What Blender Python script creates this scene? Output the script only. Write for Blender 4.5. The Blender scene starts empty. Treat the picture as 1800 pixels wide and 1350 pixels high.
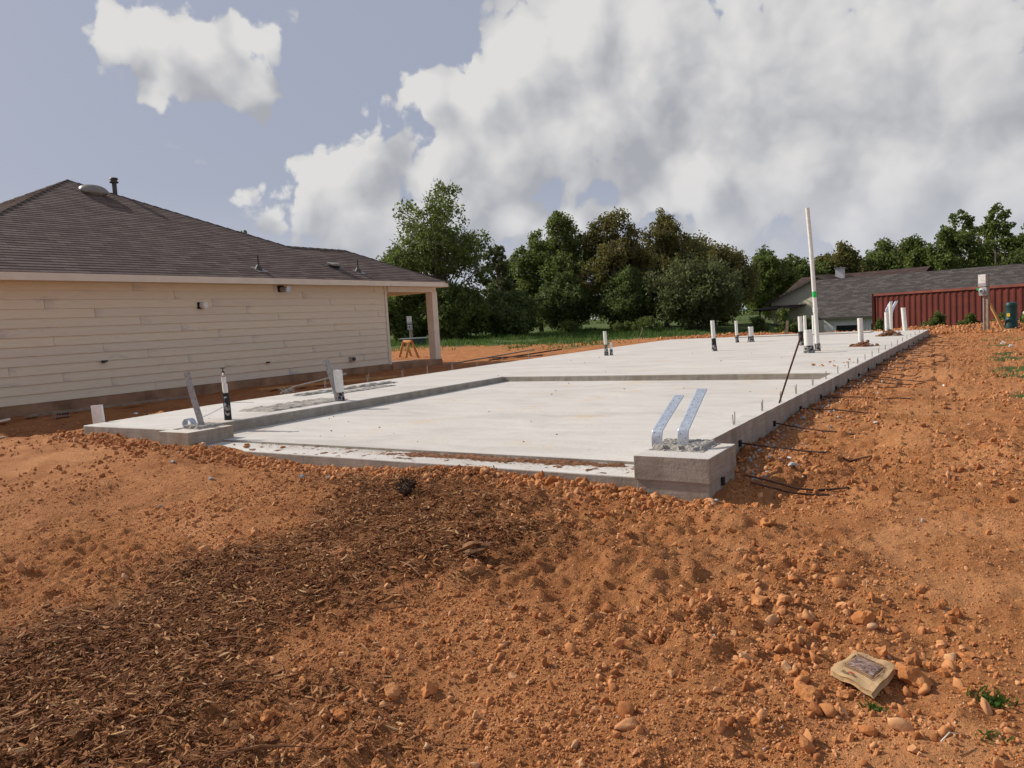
import bpy, bmesh, math, random
import numpy as np
from mathutils import Vector, Matrix, Euler
rnd = random.Random(7)
NP = np.random.RandomState(11)
SC = bpy.context.scene
COL = SC.collection
R = math.radians

# ------------------------------------------------------------------ camera
cam = bpy.data.cameras.new('camera'); camo = bpy.data.objects.new('camera', cam); COL.objects.link(camo)
right = Vector((0.84096, 0.53799, -0.05787)); down = Vector((-0.00573, -0.09810, -0.99516)); fwd = Vector((-0.54106, 0.83723, -0.07942))
M4 = Matrix((right, -down, -fwd)).transposed().to_4x4(); M4.translation = (0, 0, 1.0)
camo.matrix_world = M4
cam.sensor_width = 36; cam.lens = 26.456; cam.clip_start = 0.05; cam.clip_end = 6000
SC.camera = camo
SC.render.resolution_x = 1024; SC.render.resolution_y = 768

# ------------------------------------------------------------------ sun and sky
SUN_EL, SUN_AZ = R(35.5), R(-97)          # azimuth from +Y towards +X
sd = Vector((math.sin(SUN_AZ) * math.cos(SUN_EL), math.cos(SUN_AZ) * math.cos(SUN_EL), math.sin(SUN_EL)))
sl = bpy.data.lights.new('sun', 'SUN'); sl.energy = 3.6; sl.angle = R(0.9); sl.color = (1.0, 0.93, 0.83)
so = bpy.data.objects.new('sun', sl); COL.objects.link(so); so.rotation_euler = sd.to_track_quat('Z', 'Y').to_euler(); so.location = (-30, 0, 40)

world = bpy.data.worlds.new('World'); SC.world = world; world.use_nodes = True
WT = world.node_tree; WT.nodes.clear()
def build_world():
    # cloud density group: (azimuth, elevation) -> density
    g = bpy.data.node_groups.new('cloud_density', 'ShaderNodeTree')
    g.interface.new_socket('P', in_out='INPUT', socket_type='NodeSocketVector')
    g.interface.new_socket('D', in_out='OUTPUT', socket_type='NodeSocketFloat'); g.interface.new_socket('S', in_out='OUTPUT', socket_type='NodeSocketFloat')
    N, L = g.nodes, g.links
    gi = N.new('NodeGroupInput'); go = N.new('NodeGroupOutput')
    def vm(op, a, b=None):
        n = N.new('ShaderNodeVectorMath'); n.operation = op
        for i, v in enumerate((a, b)):
            if v is None: continue
            if isinstance(v, (tuple, float, int)): n.inputs[i].default_value = v if isinstance(v, tuple) else (v, v, v)
            else: L.new(v, n.inputs[i])
        return n
    def mt(op, a, b=None, c=None, clamp=False):
        n = N.new('ShaderNodeMath'); n.operation = op; n.use_clamp = clamp
        for i, v in enumerate((a, b, c)):
            if v is None: continue
            if isinstance(v, (float, int)): n.inputs[i].default_value = v
            else: L.new(v, n.inputs[i])
        return n.outputs[0]
    def noise(v, scale, detail, rough):
        n = N.new('ShaderNodeTexNoise'); n.noise_dimensions = '2D'; n.inputs['Scale'].default_value = scale; n.inputs['Detail'].default_value = detail; n.inputs['Roughness'].default_value = rough
        L.new(v, n.inputs['Vector']); return n
    w = noise(gi.outputs[0], 6.0, 4, 0.55)
    w2 = vm('SUBTRACT', w.outputs['Color'], (0.5, 0.5, 0.5)); w3 = vm('SCALE', w2.outputs[0]); w3.inputs['Scale'].default_value = 0.06
    P = vm('ADD', gi.outputs[0], w3.outputs[0]).outputs[0]
    n1 = mt('MULTIPLY', mt('SUBTRACT', noise(P, 3.0, 2, 0.5).outputs[0], 0.5), 0.8); n2 = mt('MULTIPLY', mt('SUBTRACT', noise(P, 13.0, 9, 0.62).outputs[0], 0.5), 1.5)
    vo = N.new('ShaderNodeTexVoronoi'); vo.voronoi_dimensions = '2D'; vo.feature = 'SMOOTH_F1'; vo.inputs['Scale'].default_value = 24.0; vo.inputs['Detail'].default_value = 1.5; vo.inputs['Roughness'].default_value = 0.6; vo.inputs['Smoothness'].default_value = 0.25; L.new(P, vo.inputs['Vector'])
    bil = mt('MULTIPLY', mt('SUBTRACT', 0.40, vo.outputs['Distance']), 0.55)
    n3 = mt('ADD', bil, mt('MULTIPLY', mt('SUBTRACT', noise(P, 12.0, 5, 0.55).outputs[0], 0.5), 1.0))
    # (az, el, radius): cumulus heads of this sky; negative radius = blue gaps; elsewhere the noise alone makes broken cloud
    heads = [(-1.032, 0.353, 0.035), (-0.989, 0.343, 0.052), (-0.934, 0.338, 0.05), (-0.864, 0.348, 0.039), (-0.968, 0.303, 0.044), (-0.891, 0.307, 0.042), (-0.737, 0.261, 0.035), (-0.776, 0.215, 0.06), (-0.835, 0.171, 0.063), (-0.766, 0.156, 0.065), (-0.67, 0.283, 0.038), (-0.652, 0.222, 0.079), (-0.596, 0.287, 0.056), (-0.563, 0.231, 0.086), (-0.528, 0.316, 0.066), (-0.46, 0.349, 0.075), (-0.467, 0.238, 0.106), (-0.383, 0.31, 0.115), (-0.26, 0.282, 0.143), (-0.127, 0.272, 0.137), (-0.009, 0.249, 0.125), (-0.319, 0.156, 0.066), (-0.205, 0.158, 0.091), (-0.082, 0.142, 0.096), (0.027, 0.114, 0.093), (-0.384, 0.134, 0.036), (-0.709, 0.139, 0.069), (-0.619, 0.171, 0.058), (-0.557, 0.136, 0.04), (-0.487, 0.131, 0.029), (-0.428, 0.134, 0.029), (-0.518, 0.108, 0.03), (-0.143, 0.084, 0.07), (-0.016, 0.058, 0.064), (-0.301, 0.099, 0.056), (-0.91, 0.171, 0.02), (-0.736, 0.36, -0.061), (-1.111, 0.257, -0.064), (-1.037, 0.214, -0.056), (-1.119, 0.334, -0.05), (-0.649, 0.365, -0.047), (-0.441, 0.157, -0.025), (-0.515, 0.158, -0.022)]
    acc = None; top = None
    for az, el, ra in heads:
        dn = N.new('ShaderNodeVectorMath'); dn.operation = 'DISTANCE'; L.new(P, dn.inputs[0]); dn.inputs[1].default_value = (az, el, 0.0)
        mr = N.new('ShaderNodeMapRange'); mr.interpolation_type = 'SMOOTHSTEP'; L.new(dn.outputs['Value'], mr.inputs[0]); q = abs(ra)
        mr.inputs[1].default_value = 0.0; mr.inputs[2].default_value = q * 1.6; mr.inputs[3].default_value = 0.62 if ra > 0 else -0.55; mr.inputs[4].default_value = 0.0
        acc = mr.outputs[0] if acc is None else mt('ADD', acc, mr.outputs[0])
        if ra > 0: top = mr.outputs[0] if top is None else mt('SMOOTH_MAX', top, mr.outputs[0], 0.2)
    acc = mt('MINIMUM', acc, 1.0)
    L.new(mt('ADD', mt('ADD', acc, bil), mt('ADD', mt('ADD', n1, n2), 0.21)), go.inputs[0]); L.new(mt('ADD', mt('MULTIPLY', top, 1.7), mt('MULTIPLY', n3, 0.26)), go.inputs[1])

    N, L = WT.nodes, WT.links
    tc = N.new('ShaderNodeTexCoord'); sx = N.new('ShaderNodeSeparateXYZ'); L.new(tc.outputs['Generated'], sx.inputs[0])
    def mtw(op, a, b=None):
        n = N.new('ShaderNodeMath'); n.operation = op
        for i, v in enumerate((a, b)):
            if v is None: continue
            if isinstance(v, (float, int)): n.inputs[i].default_value = v
            else: L.new(v, n.inputs[i])
        return n.outputs[0]
    az = mtw('ARCTAN2', sx.outputs[0], sx.outputs[1]); el = mtw('ARCSINE', sx.outputs[2])
    cb = N.new('ShaderNodeCombineXYZ'); L.new(az, cb.inputs[0]); L.new(el, cb.inputs[1])
    d1 = N.new('ShaderNodeGroup'); d1.node_tree = g; L.new(cb.outputs[0], d1.inputs[0])
    off = N.new('ShaderNodeVectorMath'); off.operation = 'ADD'; L.new(cb.outputs[0], off.inputs[0]); off.inputs[1].default_value = (-0.034, 0.036, 0)
    d2 = N.new('ShaderNodeGroup'); d2.node_tree = g; L.new(off.outputs[0], d2.inputs[0])
    def mr(v, a, b, c=0.0, d=1.0):
        n = N.new('ShaderNodeMapRange'); n.interpolation_type = 'SMOOTHSTEP'; L.new(v, n.inputs[0])
        for i, q in enumerate((a, b, c, d)): n.inputs[i + 1].default_value = q
        return n.outputs[0]
    mask = mr(d1.outputs[0], 0.30, 0.55)
    lit = mtw('SUBTRACT', d1.outputs[1], d2.outputs[1])                       # side of each head turned to the sun
    fine = mtw('SUBTRACT', d1.outputs[0], 0.7)
    lit = mr(mtw('ADD', lit, mtw('MULTIPLY', fine, 0.14)), -0.62, 0.66)
    ramp = N.new('ShaderNodeValToRGB'); L.new(lit, ramp.inputs[0])
    e = ramp.color_ramp.elements; e[0].position = 0.10; e[0].color = (0.315, 0.325, 0.355, 1); e[1].position = 0.90; e[1].color = (0.585, 0.578, 0.57, 1)
    m_ = ramp.color_ramp.elements.new(0.42); m_.color = (0.425, 0.43, 0.445, 1)
    sky = N.new('ShaderNodeTexSky'); sky.sky_type = 'NISHITA'; sky.sun_disc = False; sky.sun_elevation = SUN_EL; sky.sun_rotation = SUN_AZ; sky.dust_density = 2.0; sky.air_density = 1.0
    sk = N.new('ShaderNodeVectorMath'); sk.operation = 'SCALE'; L.new(sky.outputs[0], sk.inputs[0]); sk.inputs['Scale'].default_value = 0.62
    hz = N.new('ShaderNodeMix'); hz.data_type = 'RGBA'; hz.inputs[0].default_value = 0.85; L.new(sk.outputs[0], hz.inputs[6]); hz.inputs[7].default_value = (3.05, 3.3, 4.15, 1)   # thin high haze over the blue
    cs = N.new('ShaderNodeVectorMath'); cs.operation = 'SCALE'; L.new(ramp.outputs[0], cs.inputs[0]); cs.inputs['Scale'].default_value = 10.0
    mx = N.new('ShaderNodeMix'); mx.data_type = 'RGBA'; L.new(mask, mx.inputs[0]); L.new(hz.outputs[2], mx.inputs[6]); L.new(cs.outputs[0], mx.inputs[7])
    low = mr(el, 0.02, 0.20, 0.65, 0.0); mz = N.new('ShaderNodeMix'); mz.data_type = 'RGBA'; L.new(low, mz.inputs[0]); L.new(mx.outputs[2], mz.inputs[6]); mz.inputs[7].default_value = (4.7, 4.85, 5.3, 1); mx = mz     # pale haze low over the horizon
    bg = N.new('ShaderNodeBackground'); bg.inputs[1].default_value = 0.1; L.new(mx.outputs[2], bg.inputs[0])
    out = N.new('ShaderNodeOutputWorld'); L.new(bg.outputs[0], out.inputs[0])
build_world()
vs = SC.view_settings; vs.view_transform = 'Standard'; vs.look = 'None'; vs.exposure = 0.32; vs.gamma = 1.0; vs.use_curve_mapping = False

SC.render.engine = 'CYCLES'; SC.cycles.max_bounces = 4; SC.cycles.diffuse_bounces = 3; SC.cycles.glossy_bounces = 2; SC.cycles.transmission_bounces = 2; SC.cycles.use_adaptive_sampling = True; SC.cycles.adaptive_threshold = 0.02
world.cycles.sampling_method = 'MANUAL'; world.cycles.sample_map_resolution = 512

# ------------------------------------------------------------------ noise
def _h(ix, iy, s):
    n = (ix.astype(np.int64) * 374761393 + iy.astype(np.int64) * 668265263 + s * 1442695041) & 0x7fffffff
    n = ((n ^ (n >> 13)) * 1274126177) & 0x7fffffff
    n = (n ^ (n >> 16)) * 2246822519 & 0x7fffffff
    return ((n >> 7) & 0xffff) / 65535.0
def vnoise(x, y, s=0):
    xf = np.floor(x); yf = np.floor(y); fx = x - xf; fy = y - yf
    fx = fx * fx * fx * (fx * (fx * 6 - 15) + 10); fy = fy * fy * fy * (fy * (fy * 6 - 15) + 10)
    a = _h(xf, yf, s); b = _h(xf + 1, yf, s); c = _h(xf, yf + 1, s); d = _h(xf + 1, yf + 1, s)
    return (a + (b - a) * fx) * (1 - fy) + (c + (d - c) * fx) * fy - 0.5
def fbm(x, y, f, o, s=0, rough=0.5):
    t = 0; a = 1.0
    for k in range(o):
        t = t + a * vnoise(x * f + 17.3 * k, y * f - 9.1 * k, s + k); f *= 2.03; a *= rough
    return t
def sm(a, b, x):
    t = np.clip((x - a) / (b - a), 0, 1); return t * t * (3 - 2 * t)

# ------------------------------------------------------------------ mesh helpers
def setp(o, label=None, cat=None, group=None, kind=None):
    if label: o['label'] = label
    if cat: o['category'] = cat
    if group: o['group'] = group
    if kind: o['kind'] = kind
    return o
def wloc(o):
    v = Vector((0, 0, 0))
    while o is not None: v = v + o.location; o = o.parent
    return v
def empty(name, loc, label=None, cat=None, group=None, rz=0.0):
    o = bpy.data.objects.new(name, None); o.empty_display_size = 0.1; COL.objects.link(o); o.location = loc; o.rotation_euler.z = rz
    return setp(o, label, cat, group)
class MB:
    def __init__(s): s.v = []; s.f = []; s.uv = None
    def add(s, vs, fs):
        b = len(s.v); s.v += [tuple(q) for q in vs]; s.f += [tuple(b + i for i in f) for f in fs]; return s
    def box(s, a, b):
        (x0, y0, z0), (x1, y1, z1) = a, b
        return s.add([(x0, y0, z0), (x1, y0, z0), (x1, y1, z0), (x0, y1, z0), (x0, y0, z1), (x1, y0, z1), (x1, y1, z1), (x0, y1, z1)],
                     [(0, 3, 2, 1), (4, 5, 6, 7), (0, 1, 5, 4), (1, 2, 6, 5), (2, 3, 7, 6), (3, 0, 4, 7)])
    def obox(s, c, size, rot):       # oriented box, rot = Matrix 3x3 or euler tuple
        m = rot if isinstance(rot, Matrix) else Euler(rot).to_matrix()
        hx, hy, hz = [q / 2 for q in size]; c = Vector(c)
        vs = [c + m @ Vector(p) for p in ((-hx, -hy, -hz), (hx, -hy, -hz), (hx, hy, -hz), (-hx, hy, -hz), (-hx, -hy, hz), (hx, -hy, hz), (hx, hy, hz), (-hx, hy, hz))]
        return s.add(vs, [(0, 3, 2, 1), (4, 5, 6, 7), (0, 1, 5, 4), (1, 2, 6, 5), (2, 3, 7, 6), (3, 0, 4, 7)])
    def bar(s, p, q, w, h, up=(0, 0, 1)):   # rectangular bar from p to q
        p = Vector(p); q = Vector(q); d = (q - p); L = d.length; d.normalize(); u = Vector(up)
        a = d.cross(u)
        if a.length < 1e-3: a = d.cross(Vector((1, 0, 0)))
        a.normalize(); b = a.cross(d)
        return s.obox((p + q) / 2, (w, L, h), Matrix((a, d, b)).transposed())
    def tube(s, pts, rads, n=10, cap=True):
        pts = [Vector(p) for p in pts]
        if not hasattr(rads, '__len__'): rads = [rads] * len(pts)
        b = len(s.v); prev = None
        for i, p in enumerate(pts):
            t = (pts[min(i + 1, len(pts) - 1)] - pts[max(i - 1, 0)]).normalized()
            if prev is None:
                a = t.cross(Vector((0, 0, 1)));
                if a.length < 1e-2: a = t.cross(Vector((1, 0, 0)))
            else: a = prev - t * prev.dot(t)
            a.normalize(); prev = a; c = t.cross(a)
            for k in range(n):
                an = 2 * math.pi * k / n; s.v.append(tuple(p + (a * math.cos(an) + c * math.sin(an)) * rads[i]))
        for i in range(len(pts) - 1):
            for k in range(n):
                k2 = (k + 1) % n; s.f.append((b + i * n + k, b + i * n + k2, b + (i + 1) * n + k2, b + (i + 1) * n + k))
        if cap:
            s.f.append(tuple(b + k for k in range(n))[::-1]); e = b + (len(pts) - 1) * n; s.f.append(tuple(e + k for k in range(n)))
        return s
    def prism(s, poly, z0, z1):
        n = len(poly); vs = [(x, y, z0) for x, y in poly] + [(x, y, z1) for x, y in poly]
        fs = [tuple(range(n))[::-1], tuple(range(n, 2 * n))] + [(i, (i + 1) % n, n + (i + 1) % n, n + i) for i in range(n)]
        return s.add(vs, fs)
    def build(s, name, mat, parent=None, smooth=False, loc=None, bevel=0.0):
        if parent is not None: o0 = wloc(parent)
        elif loc is not None: o0 = Vector(loc)
        else:
            xs = np.array(s.v); o0 = Vector((float(xs[:, 0].mean()), float(xs[:, 1].mean()), float(xs[:, 2].min())))
        me = bpy.data.meshes.new(name); me.from_pydata([(x - o0.x, y - o0.y, z - o0.z) for x, y, z in s.v], [], s.f)
        if s.uv is not None:
            ul = me.uv_layers.new(name='UVMap'); ul.data.foreach_set('uv', np.array(s.uv, dtype=np.float32).ravel())
        bm = bmesh.new(); bm.from_mesh(me); bmesh.ops.recalc_face_normals(bm, faces=bm.faces); bm.to_mesh(me); bm.free()
        if smooth:
            me.polygons.foreach_set('use_smooth', [True] * len(me.polygons))
            try: me.set_sharp_from_angle(angle=R(40))
            except Exception: pass
        me.materials.append(mat)
        o = bpy.data.objects.new(name, me); COL.objects.link(o)
        if parent is not None: o.parent = parent
        else: o.location = o0
        if bevel:
            m = o.modifiers.new('bevel', 'BEVEL'); m.width = bevel; m.segments = 2; m.limit_method = 'ANGLE'; m.angle_limit = R(50)
        return o
def npmesh(name, V, F, mat, parent=None, loc=(0, 0, 0), smooth=True, attrs=None):
    """fast mesh from numpy arrays; F (n,k)"""
    me = bpy.data.meshes.new(name); V = np.asarray(V, np.float32) - np.asarray(loc, np.float32); F = np.asarray(F, np.int32); k = F.shape[1]
    me.vertices.add(len(V)); me.vertices.foreach_set('co', V.ravel())
    me.loops.add(F.size); me.loops.foreach_set('vertex_index', F.ravel())
    me.polygons.add(len(F)); me.polygons.foreach_set('loop_start', np.arange(0, F.size, k, dtype=np.int32)); me.polygons.foreach_set('loop_total', np.full(len(F), k, np.int32))
    me.polygons.foreach_set('use_smooth', np.full(len(F), smooth))
    me.update(calc_edges=True)
    for nm, a in (attrs or {}).items():
        a = np.asarray(a, np.float32)
        if a.ndim == 1:
            at = me.attributes.new(nm, 'FLOAT', 'POINT'); at.data.foreach_set('value', a)
        else:
            at = me.attributes.new(nm, 'FLOAT_VECTOR', 'POINT'); at.data.foreach_set('vector', a.ravel())
    me.materials.append(mat); o = bpy.data.objects.new(name, me); COL.objects.link(o)
    if parent is not None: o.parent = parent
    else: o.location = loc
    return o

# ------------------------------------------------------------------ materials
class MT:
    """small node-graph writer"""
    def __init__(s, name, rough=0.8, spec=0.3, metal=0.0):
        s.m = bpy.data.materials.new(name); s.m.use_nodes = True; s.t = s.m.node_tree; s.N = s.t.nodes; s.L = s.t.links
        s.b = s.N['Principled BSDF']; s.b.inputs['Roughness'].default_value = rough; s.b.inputs['Specular IOR Level'].default_value = spec; s.b.inputs['Metallic'].default_value = metal
    def put(s, v, sock):
        if isinstance(v, (int, float)): sock.default_value = v
        elif isinstance(v, tuple): sock.default_value = v if len(v) == len(sock.default_value) else v + (1.0,)
        else: s.L.new(v, sock)
    def coord(s, kind='Object', scale=None):
        tc = s.N.new('ShaderNodeTexCoord'); o = tc.outputs[kind]
        if kind == 'World': pass
        if scale is not None:
            mp = s.N.new('ShaderNodeMapping'); s.L.new(o, mp.inputs[0]); mp.inputs['Scale'].default_value = scale; o = mp.outputs[0]
        return o
    def pos(s, scale=None):
        o = s.N.new('ShaderNodeNewGeometry').outputs['Position']
        if scale is not None:
            mp = s.N.new('ShaderNodeMapping'); s.L.new(o, mp.inputs[0]); mp.inputs['Scale'].default_value = scale; o = mp.outputs[0]
        return o
    def noise(s, vec, scale, detail=4, rough=0.55, dist=0.0):
        n = s.N.new('ShaderNodeTexNoise'); s.L.new(vec, n.inputs['Vector']); n.inputs['Scale'].default_value = scale; n.inputs['Detail'].default_value = detail; n.inputs['Roughness'].default_value = rough; n.inputs['Distortion'].default_value = dist
        return n.outputs[0]
    def math(s, op, a, b=0.0, clamp=False):
        n = s.N.new('ShaderNodeMath'); n.operation = op; n.use_clamp = clamp; s.put(a, n.inputs[0]); s.put(b, n.inputs[1]); return n.outputs[0]
    def rng(s, v, a, b, c=0.0, d=1.0):
        n = s.N.new('ShaderNodeMapRange'); s.put(v, n.inputs[0])
        for i, q in enumerate((a, b, c, d)): n.inputs[i + 1].default_value = q
        return n.outputs[0]
    def ramp(s, v, stops):
        n = s.N.new('ShaderNodeValToRGB'); s.put(v, n.inputs[0]); e = n.color_ramp.elements
        e[0].position, e[0].color = stops[0][0], stops[0][1] + (1,); e[1].position, e[1].color = stops[-1][0], stops[-1][1] + (1,)
        for p, c in stops[1:-1]: q = e.new(p); q.color = c + (1,)
        return n.outputs[0]
    def mix(s, f, a, b, mode='MIX'):
        n = s.N.new('ShaderNodeMix'); n.data_type = 'RGBA'; n.blend_type = mode; s.put(f, n.inputs[0]); s.put(a, n.inputs[6]); s.put(b, n.inputs[7]); return n.outputs[2]
    def attr(s, name):
        n = s.N.new('ShaderNodeAttribute'); n.attribute_name = name; return n
    def bump(s, h, strength=0.5, dist=0.01, normal=None):
        n = s.N.new('ShaderNodeBump'); n.inputs['Strength'].default_value = strength; n.inputs['Distance'].default_value = dist; s.put(h, n.inputs['Height'])
        if normal is not None: s.L.new(normal, n.inputs['Normal'])
        return n.outputs[0]
    def done(s, col=None, normal=None, rough=None):
        if col is not None: s.put(col, s.b.inputs['Base Color'])
        if normal is not None: s.L.new(normal, s.b.inputs['Normal'])
        if rough is not None: s.put(rough, s.b.inputs['Roughness'])
        return s.m
def simple(name, col, rough=0.7, metal=0.0, var=0.12, scale=8.0, bump=0.0, bscale=60.0, spec=0.3):
    t = MT(name, rough, spec, metal); p = t.pos(); n = t.noise(p, scale, 5, 0.6)
    lo = tuple(max(0, c * (1 - var * 2)) for c in col); hi = tuple(min(1, c * (1 + var * 1.2)) for c in col)
    c = t.ramp(n, [(0.3, lo), (0.7, hi)])
    nm = t.bump(t.noise(p, bscale, 4), bump, 0.01) if bump else None
    return t.done(c, nm)
M = {}
def soil_mat():
    t = MT('red_soil', 0.95, 0.15); p = t.pos()
    n1 = t.noise(p, 0.55, 4, 0.55); n2 = t.noise(p, 5.0, 6, 0.65); n3 = t.noise(p, 45.0, 5, 0.65); n4 = t.noise(p, 160.0, 3, 0.6)
    c = t.ramp(n2, [(0.25, (0.305, 0.116, 0.041)), (0.5, (0.465, 0.195, 0.072)), (0.75, (0.575, 0.270, 0.112))])
    c = t.mix(t.rng(n1, 0.52, 0.72, 0, 0.6), c, (0.50, 0.195, 0.062)); c = t.mix(t.rng(t.noise(p, 0.9, 6, 0.65, 0.5), 0.50, 0.68, 0, 0.5), c, (0.27, 0.092, 0.032))
    c = t.mix(t.rng(n3, 0.52, 0.75, 0, 0.55), c, (0.62, 0.295, 0.120)); c = t.mix(t.rng(n3, 0.46, 0.25, 0, 0.7), c, (0.22, 0.070, 0.022))
    c = t.mix(t.rng(n4, 0.66, 0.72, 0, 0.5), c, (0.55, 0.44, 0.34))
    d = t.attr('mulch').outputs['Fac']; c = t.mix(t.math('MULTIPLY', d, 0.75), c, t.ramp(n3, [(0.3, (0.09, 0.034, 0.013)), (0.7, (0.24, 0.095, 0.036))]))
    w = t.attr('pale').outputs['Fac']; c = t.mix(t.math('MULTIPLY', w, 0.6), c, (0.64, 0.30, 0.128))
    k = t.attr('dark_strip').outputs['Fac']; c = t.mix(t.math('MULTIPLY', k, 0.7), c, (0.20, 0.062, 0.022))
    gr = t.attr('grass').outputs['Fac']
    gc = t.ramp(t.noise(p, 1.6, 6, 0.7), [(0.3, (0.050, 0.080, 0.020)), (0.55, (0.090, 0.130, 0.035)), (0.75, (0.18, 0.175, 0.065))])
    c = t.mix(t.rng(t.math('ADD', gr, t.rng(t.noise(p, 1.3, 6, 0.7), 0.3, 0.7, -0.35, 0.35)), 0.4, 0.6), c, gc)
    b = t.bump(n3, 1.0, 0.03); b = t.bump(n4, 0.8, 0.008, b)
    return t.done(c, b)
M['soil'] = soil_mat()
def rock_mat(name, stops, bd=0.003):
    t = MT(name, 0.95, 0.15); oi = t.N.new('ShaderNodeObjectInfo'); p = t.coord('Object')
    c = t.ramp(oi.outputs['Random'], stops); n = t.noise(p, 3.0, 6, 0.65); n2 = t.noise(p, 14.0, 4, 0.6)
    c = t.mix(t.rng(n, 0.3, 0.7, 0.4, 0.0), c, (0.27, 0.085, 0.027)); c = t.mix(t.rng(n2, 0.5, 0.75, 0, 0.5), c, (0.62, 0.31, 0.135))
    pw = t.pos(); b = t.bump(t.noise(pw, 120, 4, 0.6), 0.5, bd)
    return t.done(c, b)
SOILS = [(0.0, (0.32, 0.118, 0.040)), (0.3, (0.47, 0.192, 0.070)), (0.6, (0.57, 0.255, 0.100)), (0.9, (0.65, 0.335, 0.155)), (0.99, (0.66, 0.40, 0.21)), (1.0, (0.52, 0.45, 0.38))]
M['clod'] = rock_mat('soil_clod', SOILS)
M['rock'] = rock_mat('soil_rock', [(0.0, (0.46, 0.175, 0.056)), (0.5, (0.56, 0.235, 0.082)), (1.0, (0.63, 0.295, 0.118))], 0.010)
def chip_mat():
    t = MT('wood_chip', 0.85, 0.2); oi = t.N.new('ShaderNodeObjectInfo'); p = t.coord('Object', (3, 40, 40))
    c = t.ramp(oi.outputs['Random'], [(0.0, (0.10, 0.037, 0.014)), (0.3, (0.20, 0.076, 0.027)), (0.65, (0.32, 0.130, 0.046)), (0.88, (0.48, 0.24, 0.098)), (1.0, (0.58, 0.36, 0.18))])
    n = t.noise(p, 4.0, 4); c = t.mix(t.rng(n, 0.35, 0.65, 0.3, 0), c, (0.07, 0.032, 0.015))
    return t.done(c)
M['chip'] = chip_mat()
def concrete_mat():
    t = MT('slab_concrete', 0.85, 0.25); p = t.pos(); ps = t.pos((0.55, 1.5, 1.0))
    a = t.noise(ps, 1.1, 9, 0.68, 1.1); b = t.noise(p, 0.45, 5, 0.6); f = t.noise(p, 40.0, 5, 0.65); st = t.noise(p, 1.1, 6, 0.7, 0.4)
    c = t.ramp(a, [(0.28, (0.475, 0.445, 0.40)), (0.5, (0.61, 0.575, 0.52)), (0.72, (0.69, 0.655, 0.60))])
    c = t.mix(t.rng(b, 0.35, 0.65, 0.35, 0.0), c, (0.50, 0.46, 0.415))
    c = t.mix(t.rng(st, 0.56, 0.70, 0, 0.6), c, (0.62, 0.44, 0.27))
    c = t.mix(t.rng(f, 0.62, 0.72, 0, 0.3), c, (0.30, 0.28, 0.26))
    rg = t.noise(p, 0.8, 5, 0.6, 1.5); ln_ = t.math('ABSOLUTE', t.math('SUBTRACT', t.math('FRACT', t.math('MULTIPLY', rg, 6.0)), 0.5)); c = t.mix(t.rng(ln_, 0.0, 0.05, 0.28, 0.0), c, (0.40, 0.375, 0.34)); mud = t.noise(p, 2.6, 8, 0.72, 0.8); c = t.mix(t.rng(mud, 0.60, 0.72, 0, 0.5), c, (0.44, 0.36, 0.28))
    # formed vertical faces: greyer, with vertical runs of stain
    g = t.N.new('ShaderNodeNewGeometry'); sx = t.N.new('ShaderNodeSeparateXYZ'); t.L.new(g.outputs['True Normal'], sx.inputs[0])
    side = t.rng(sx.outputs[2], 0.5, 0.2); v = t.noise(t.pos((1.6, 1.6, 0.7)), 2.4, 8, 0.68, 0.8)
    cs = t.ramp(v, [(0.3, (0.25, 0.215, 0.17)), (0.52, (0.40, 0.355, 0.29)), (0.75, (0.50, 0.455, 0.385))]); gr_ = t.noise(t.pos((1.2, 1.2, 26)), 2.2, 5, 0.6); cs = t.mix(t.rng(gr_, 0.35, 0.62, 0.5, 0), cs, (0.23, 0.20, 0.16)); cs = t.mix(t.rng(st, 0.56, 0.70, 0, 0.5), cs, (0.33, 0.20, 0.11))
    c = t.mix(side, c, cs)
    bb = t.bump(a, 0.3, 0.02); bb = t.bump(f, 0.5, 0.006, bb); bb = t.bump(v, 0.4, 0.02, bb)
    return t.done(c, bb)
M['concrete'] = concrete_mat()
def rough_concrete():
    t = MT('rough_concrete', 0.95, 0.15); p = t.pos(); n = t.noise(p, 28, 7, 0.7); n2 = t.noise(p, 3, 5)
    c = t.ramp(n, [(0.3, (0.26, 0.235, 0.20)), (0.6, (0.48, 0.445, 0.395)), (0.8, (0.58, 0.55, 0.50))]); c = t.mix(t.rng(n2, 0.5, 0.75, 0, 0.5), c, (0.36, 0.26, 0.18))
    return t.done(c, t.bump(n, 0.9, 0.02))
M['rough'] = rough_concrete()
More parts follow.
